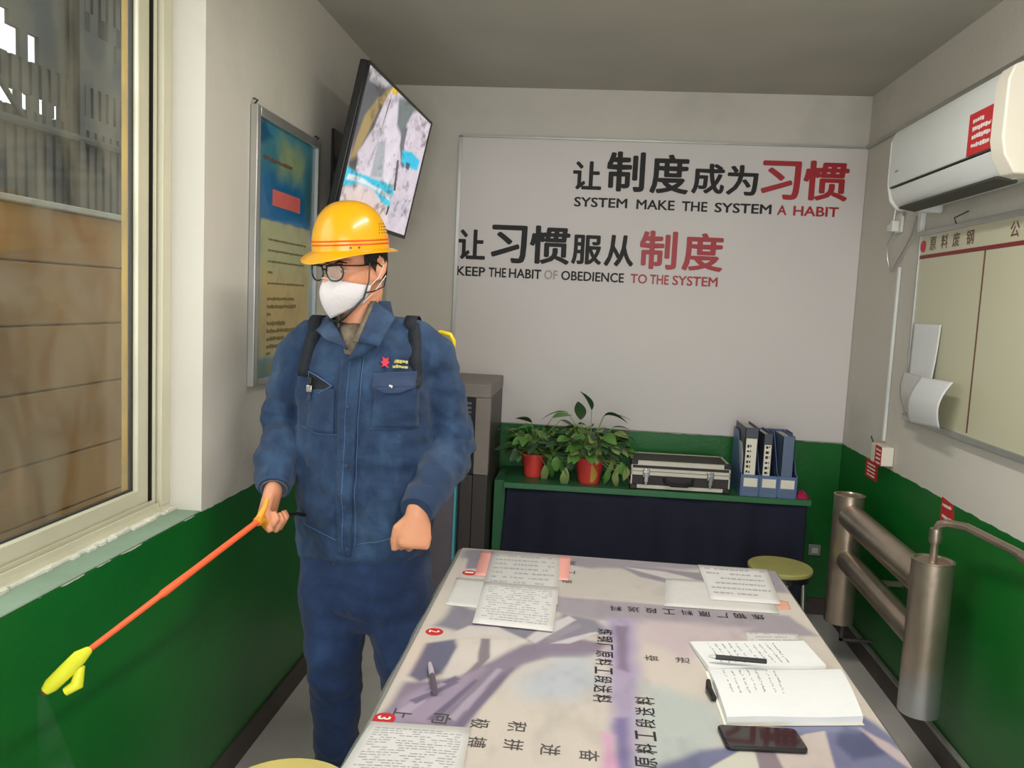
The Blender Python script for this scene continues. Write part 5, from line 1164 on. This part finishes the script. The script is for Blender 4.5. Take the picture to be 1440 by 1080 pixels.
for k in range(0, 13):
    t = k/12*PI/2; rings.append(hring(.018+.134*math.sin(t)**.94, max(.0985*math.cos(t)**.80, .002), max(.113*math.cos(t)**.80, .002)))
inner = [hring(  .016+.126*math.sin(k/6*PI/2), max(.093*math.cos(k/6*PI/2)**.8, .002), max(.108*math.cos(k/6*PI/2)**.8, .002)) for k in range(6, -1, -1)]
he.loft(rings+inner+[hring2(.0135, .0975, .112, .010), hring2(.013, .0975, .112, .0215), rings[0]], cap=False)
hh2 = he.build('hard_hat', M['yellow'], pe, smooth=True)
def hsurf(t, zz):                                        # point on the shell at angle t and height zz above the rim
    k = min(1, max(0, (zz-.018)/.134))**(1/.94); c_ = math.cos(math.asin(k))**.80
    return hel((.0985*c_)*math.cos(t), (.113*c_)*math.sin(t), zz)
for zz_ in (.034, .044):
    P = [hsurf(k*2*PI/64, zz_)+(hsurf(k*2*PI/64, zz_)-hel(0, 0, zz_)).normalized()*.0004 for k in range(65)]
    MB().tube(P, .0023, 6, cap=False).build('orange_band', M['orangeband'], hh2, smooth=True)
vd = MB()
for r_ in range(4):
    for c_ in range(7-r_):
        p = hsurf(math.radians(-12-7*c_-r_*2), .062+.008*r_); nrm = (p-hel(0, 0, .03)).normalized(); vd.lathe(p-nrm*.001, [(0, 0), (.0016, 0), (.0016, .0018), (0, .0018)], 8, axis=nrm)
vd.build('vent_holes', M['black'], hh2, kind='stuff')
for a_ in (38, 26):
    p = hsurf(math.radians(a_), .026); nrm = (p-hel(0, 0, .026)).normalized(); MB().lathe(p, [(0, 0), (.003, 0), (.003, .0012), (0, .0012)], 10, axis=nrm).build('rivet', M['brown'], hh2)
MB().tube([hel(.098, .045, .012), hp(.083, .03, .02), hp(.078, .034, -.03), hp(.072, .052, -.075), hp(.045, .092, -.118), hp(.02, .10, -.136), hp(-.02, .098, -.134), hp(-.06, .07, -.09), hp(-.083, .03, .0), hel(-.098, .045, .012)], [.002, .002, .002, .003, .004, .004, .004, .003, .002, .002], 8).build('chin_strap', M['black'], hh2, smooth=True)
MB().tube([hel(.096, -.03, .012), hp(.084, -.03, -.01), hp(.078, -.022, -.05), hp(.076, .018, -.06), hp(.074, .045, -.06)], .0018, 6).build('chin_strap', M['black'], hh2, smooth=True)

# --- folded white mask
mk = MB()
def maskf(u, v):
    s = (u-.5)*2; w_ = abs(s)
    top = V(0, .112, -.012); tip = V(0, .146, -.046); bot = V(0, .110, -.126)
    cy = (1-v)**2*top+2*v*(1-v)*(tip*1.0+V(0, .018, -.004))+v*v*bot
    sd = V(.075, .024+.020*v, -.043-.050*v)              # side edge near the ears
    e = w_**1.25
    y = cy.y*(1-e)+sd.y*e+.022*w_*(1-w_)*1.6; z = cy.z*(1-w_**1.1)+sd.z*w_**1.1-.006*w_*(1-w_)
    x = math.copysign(.075*w_**.92*(1-.22*math.sin(PI*v)*0), s)
    x *= 1-.30*v*v
    return hp(x, y, z)
mk.grid(maskf, 30, 18); mko = mk.build('face_mask', M['mask'], pe, smooth=True, thick=.0025)
for s in (-1, 1):
    MB().tube([hp(.074*s, .026, -.044), hp(.082*s, .0, -.022), hp(.086*s, -.02, .012), hp(.082*s, -.008, .036)], .0014, 6).build('ear_loop', M['mask'], mko, smooth=True)
    MB().tube([hp(.057*s, .042, -.090), hp(.075*s, .012, -.06), hp(.086*s, -.024, -.02)], .0014, 6).build('ear_loop', M['mask'], mko, smooth=True)
seamp = [maskf(.5, v/12)+HF*.0015 for v in range(13)]; MB().tube(seamp, .0012, 5).build('mask_fold', M['mask'], mko, smooth=True)
MB().tube([hp(x, .1255-abs(x)*.35-(abs(x)/.03)**2*.004, -.014-abs(x)*.25) for x in (-.028, -.014, 0, .014, .028)], .0018, 6).build('nose_wire', M['mask'], mko, smooth=True)

# --- glasses
gl = MB(); GP = .119
def lens_pts(s, k=1.0, dz=0):
    P = []
    for i in range(28):
        t = 2*PI*i/28; c_, s_ = math.cos(t), math.sin(t)
        x = .0290*k*math.copysign(abs(c_)**.75, c_); z = .0222*k*math.copysign(abs(s_)**.75, s_)
        if z < 0: x *= 1-.18*abs(z)/.0222
        P.append(hp(s*.0355+x, GP-.008*((s*.0355+x)/.06)**2, -.001+z+dz))
    return P
for s in (-1, 1): q = lens_pts(s); gl.tube(q+q[:2], .0023, 6, cap=False)
for s in (-1, 1): gl.tube([hp(.008*s, GP, .016), hp(.063*s, GP-.008, .020)], .003, 6)
gl.tube([hp(-.009, GP, .006), hp(0, GP+.003, .009), hp(.009, GP, .006)], .0024, 6)
for s in (-1, 1): gl.tube([hp(.063*s, GP-.008, .018), hp(.073*s, GP-.02, .017), hp(.079*s, .06, .014), hp(.083*s, .0, .016), hp(.082*s, -.022, .0), hp(.080*s, -.028, -.012)], .0022, 6)
go = gl.build('glasses', M['black'], pe, smooth=True)
lm = bpy.data.materials.new('lens'); lm.use_nodes = True; nt = lm.node_tree; out = nt.nodes['Material Output']
t1 = N(lm, 'ShaderNodeBsdfTransparent'); t1.inputs[0].default_value = (.80, .78, .76, 1); g1 = N(lm, 'ShaderNodeBsdfGlossy'); g1.inputs['Roughness'].default_value = .03
x1 = N(lm, 'ShaderNodeMixShader', _0=.16); L(lm, t1.outputs[0], x1.inputs[1]); L(lm, g1.outputs[0], x1.inputs[2]); L(lm, x1.outputs[0], out.inputs['Surface'])
for s in (-1, 1):
    q = lens_pts(s, .97); mesh_obj('lens', q, [tuple(range(28))], lm, go)

# ------------------------------------------------------------------ backpack sprayer on the worker's back
sp = thing('backpack_sprayer', 'backpack sprayer with black straps and yellow carrying handle on the worker', 'sprayer', (-.59, 2.5, .9))
MB().prism([(-.74, 2.415), (-.45, 2.415), (-.45, 2.55), (-.50, 2.57), (-.69, 2.57), (-.74, 2.55)], .95, 1.34).build('tank', M['white'], sp, bevel=.02)
MB().prism([(-.74, 2.415), (-.45, 2.415), (-.45, 2.56), (-.74, 2.56)], .89, .948).build('base', M['black'], sp, bevel=.008)
MB().tube([V(-.50, 2.46, 1.34), V(-.475, 2.455, 1.385), V(-.44, 2.452, 1.398), V(-.412, 2.45, 1.392), V(-.400, 2.45, 1.372), V(-.402, 2.45, 1.35), V(-.43, 2.455, 1.33), V(-.46, 2.46, 1.325)], .0075, 10).build('carry_handle', M['lime'] if 0 else mat('handle_yellow', '#f0d21c', .4), sp, smooth=True)
MB().lathe((-.62, 2.49, 1.335), [(0, 0), (.05, 0), (.05, .03), (0, .035)], 24).build('filler_cap', M['black'], sp)
def ribbon(name, pts, w0, parent):
    """webbing laid over the jacket front, then over the shoulder and back to the tank"""
    b = MB(); n = len(pts)
    for j, (p, nrm) in enumerate(pts):
        t = (pts[min(j+1, n-1)][0]-pts[max(j-1, 0)][0]).normalized(); s = t.cross(nrm).normalized()*w0/2
        b.v += [tuple(p-s+nrm*.001), tuple(p+s+nrm*.001)]
    for j in range(n-1): b.f.append((2*j, 2*j+1, 2*j+3, 2*j+2))
    return b.build(name, M['strap'], parent, smooth=True, thick=.003)
def strap(fr_pts, sx, top):
    P = []
    for (a, c), (e_, g) in zip(fr_pts[:-1], fr_pts[1:]):
        for k in range(10):
            x_, z_ = a+(e_-a)*k/10, c+(g-c)*k/10; h = front(x_, z_, .006)
            if h is not None: P.append((h, V(0, -1, .1).normalized()))
    nn = []
    for y_ in np.linspace(P[-1][0].y+.01, 2.40, 14):                    # over the top of the shoulder
        h = jbv.ray_cast(V(sx, float(y_), 1.7), V(0, 0, -1))
        if h[0] is not None: nn.append((h[0]+V(0, 0, .006), V(0, (float(y_)-2.28)*4, 1).normalized()))
    P += [q for q in nn if q[0].z > P[-1][0].z-.004]; P.append((V(sx*.7-.59*.3, 2.42, 1.32), V(0, 1, .3).normalized()))
    return ribbon('shoulder_strap', P, .034, sp)
strap([(-0.772,1.268),(-0.766,1.339),(-0.754,1.403)], -.762, 0); strap([(-0.454,1.261),(-0.464,1.346),(-0.477,1.424)], -.492, 0)

# ------------------------------------------------------------------ spray wand held in the right hand
G0 = RW+V(-.16, -.22, -.95).normalized()*.094+V(1, -.05, -.15).normalized()*.026                           # inside the closed fist
T0, T1 = V(*[(-0.813,1.990,0.910)][0]), V(*[(-0.905,1.400,0.806)][0]); TIP = V(*[(-0.961,1.370,0.743)][0])
TD = (T1-T0).normalized()
ww = thing('spray_wand', 'long orange spray wand with yellow green nozzle in the right hand', 'spray wand', T0)
MB().tube([T0-TD*.02, T0, T0+TD*.02, T0+(T1-T0)*.45, T0+(T1-T0)*.62, T0+(T1-T0)*.64, T1], [.012, .010, .0075, .0075, .0085, .0062, .0055], 12).build('lance', M['orange'], ww, smooth=True)
MB().tube([G0-TD*.055, G0-TD*.02, G0+TD*.03, T0-TD*.015, T0+TD*.004], [.011, .012, .012, .012, .012], 14).build('grip', M['amber'], ww, smooth=True)
tg = V(*[(-0.801,2.010,0.963)][0]); MB().tube([tg+V(0, .01, .0), tg+V(-.001, -.004, -.02), T0+V(.006, -.006, .012), T0], [.005, .0065, .009, .011], 10).build('trigger', M['amber'], ww, smooth=True)
MB().tube([T1-TD*.012, T1+TD*.01, T1+(TIP-T1)*.45, TIP-(TIP-T1)*.15, TIP], [.008, .014, .015, .014, .009], 16).build('nozzle', M['lime'], ww, smooth=True)
MB().tube([T1+(TIP-T1)*.15+V(.006, 0, -.012), T1+(TIP-T1)*.42+V(.018, 0, -.028), T1+(TIP-T1)*.7+V(.016, 0, -.022)], [.007, .012, .008], 12).build('nozzle_lever', M['lime'], ww, smooth=True)
MB().lathe(TIP, [(0, -.004), (.0085, -.004), (.0085, .003), (0, .003)], 14, axis=TD).build('nozzle_tip', M['brown'], ww)
MB().tube([G0-TD*.05, V(-.755, 2.12, .90), V(-.74, 2.30, .84), V(-.70, 2.46, .86), V(-.66, 2.49, .90)], .005, 8).build('hose', M['black'], sp, smooth=True)
# faint mist leaving the nozzle
mm = bpy.data.materials.new('mist'); mm.use_nodes = True; nt = mm.node_tree; nt.nodes.remove(nt.nodes['Principled BSDF'])
vs_ = N(mm, 'ShaderNodeVolumeScatter'); vs_.inputs[0].default_value = (.95, 1, .97, 1); L(mm, vs_.outputs[0], nt.nodes['Material Output'].inputs['Volume'])
tcn = N(mm, 'ShaderNodeTexCoord'); nz = N(mm, 'ShaderNodeTexNoise'); nz.inputs['Scale'].default_value = 9; L(mm, tcn.outputs['Object'], nz.inputs['Vector'])
mr = N(mm, 'ShaderNodeMapRange'); mr.inputs[1].default_value = .35; mr.inputs[2].default_value = .7; mr.inputs[3].default_value = .05; mr.inputs[4].default_value = 4.0; L(mm, nz.outputs['Fac'], mr.inputs[0]); L(mm, mr.outputs[0], vs_.inputs['Density'])
D = V(.08, -.02, -.32); q = []
for k in range(7):
    t = k/6; c_ = TIP+TD*.01+D*t; r_ = .008+.055*t; q.append([c_+V(math.cos(a), math.sin(a)*.8, .3*math.cos(a))*r_ for a in [i*2*PI/20 for i in range(20)]])
q.reverse(); ms = MB().loft(q).build('spray_mist', mm, None, smooth=True, own=tuple(TIP), label='faint white mist drifting down below the nozzle of the wand', cat='mist'); ms['kind'] = 'stuff'
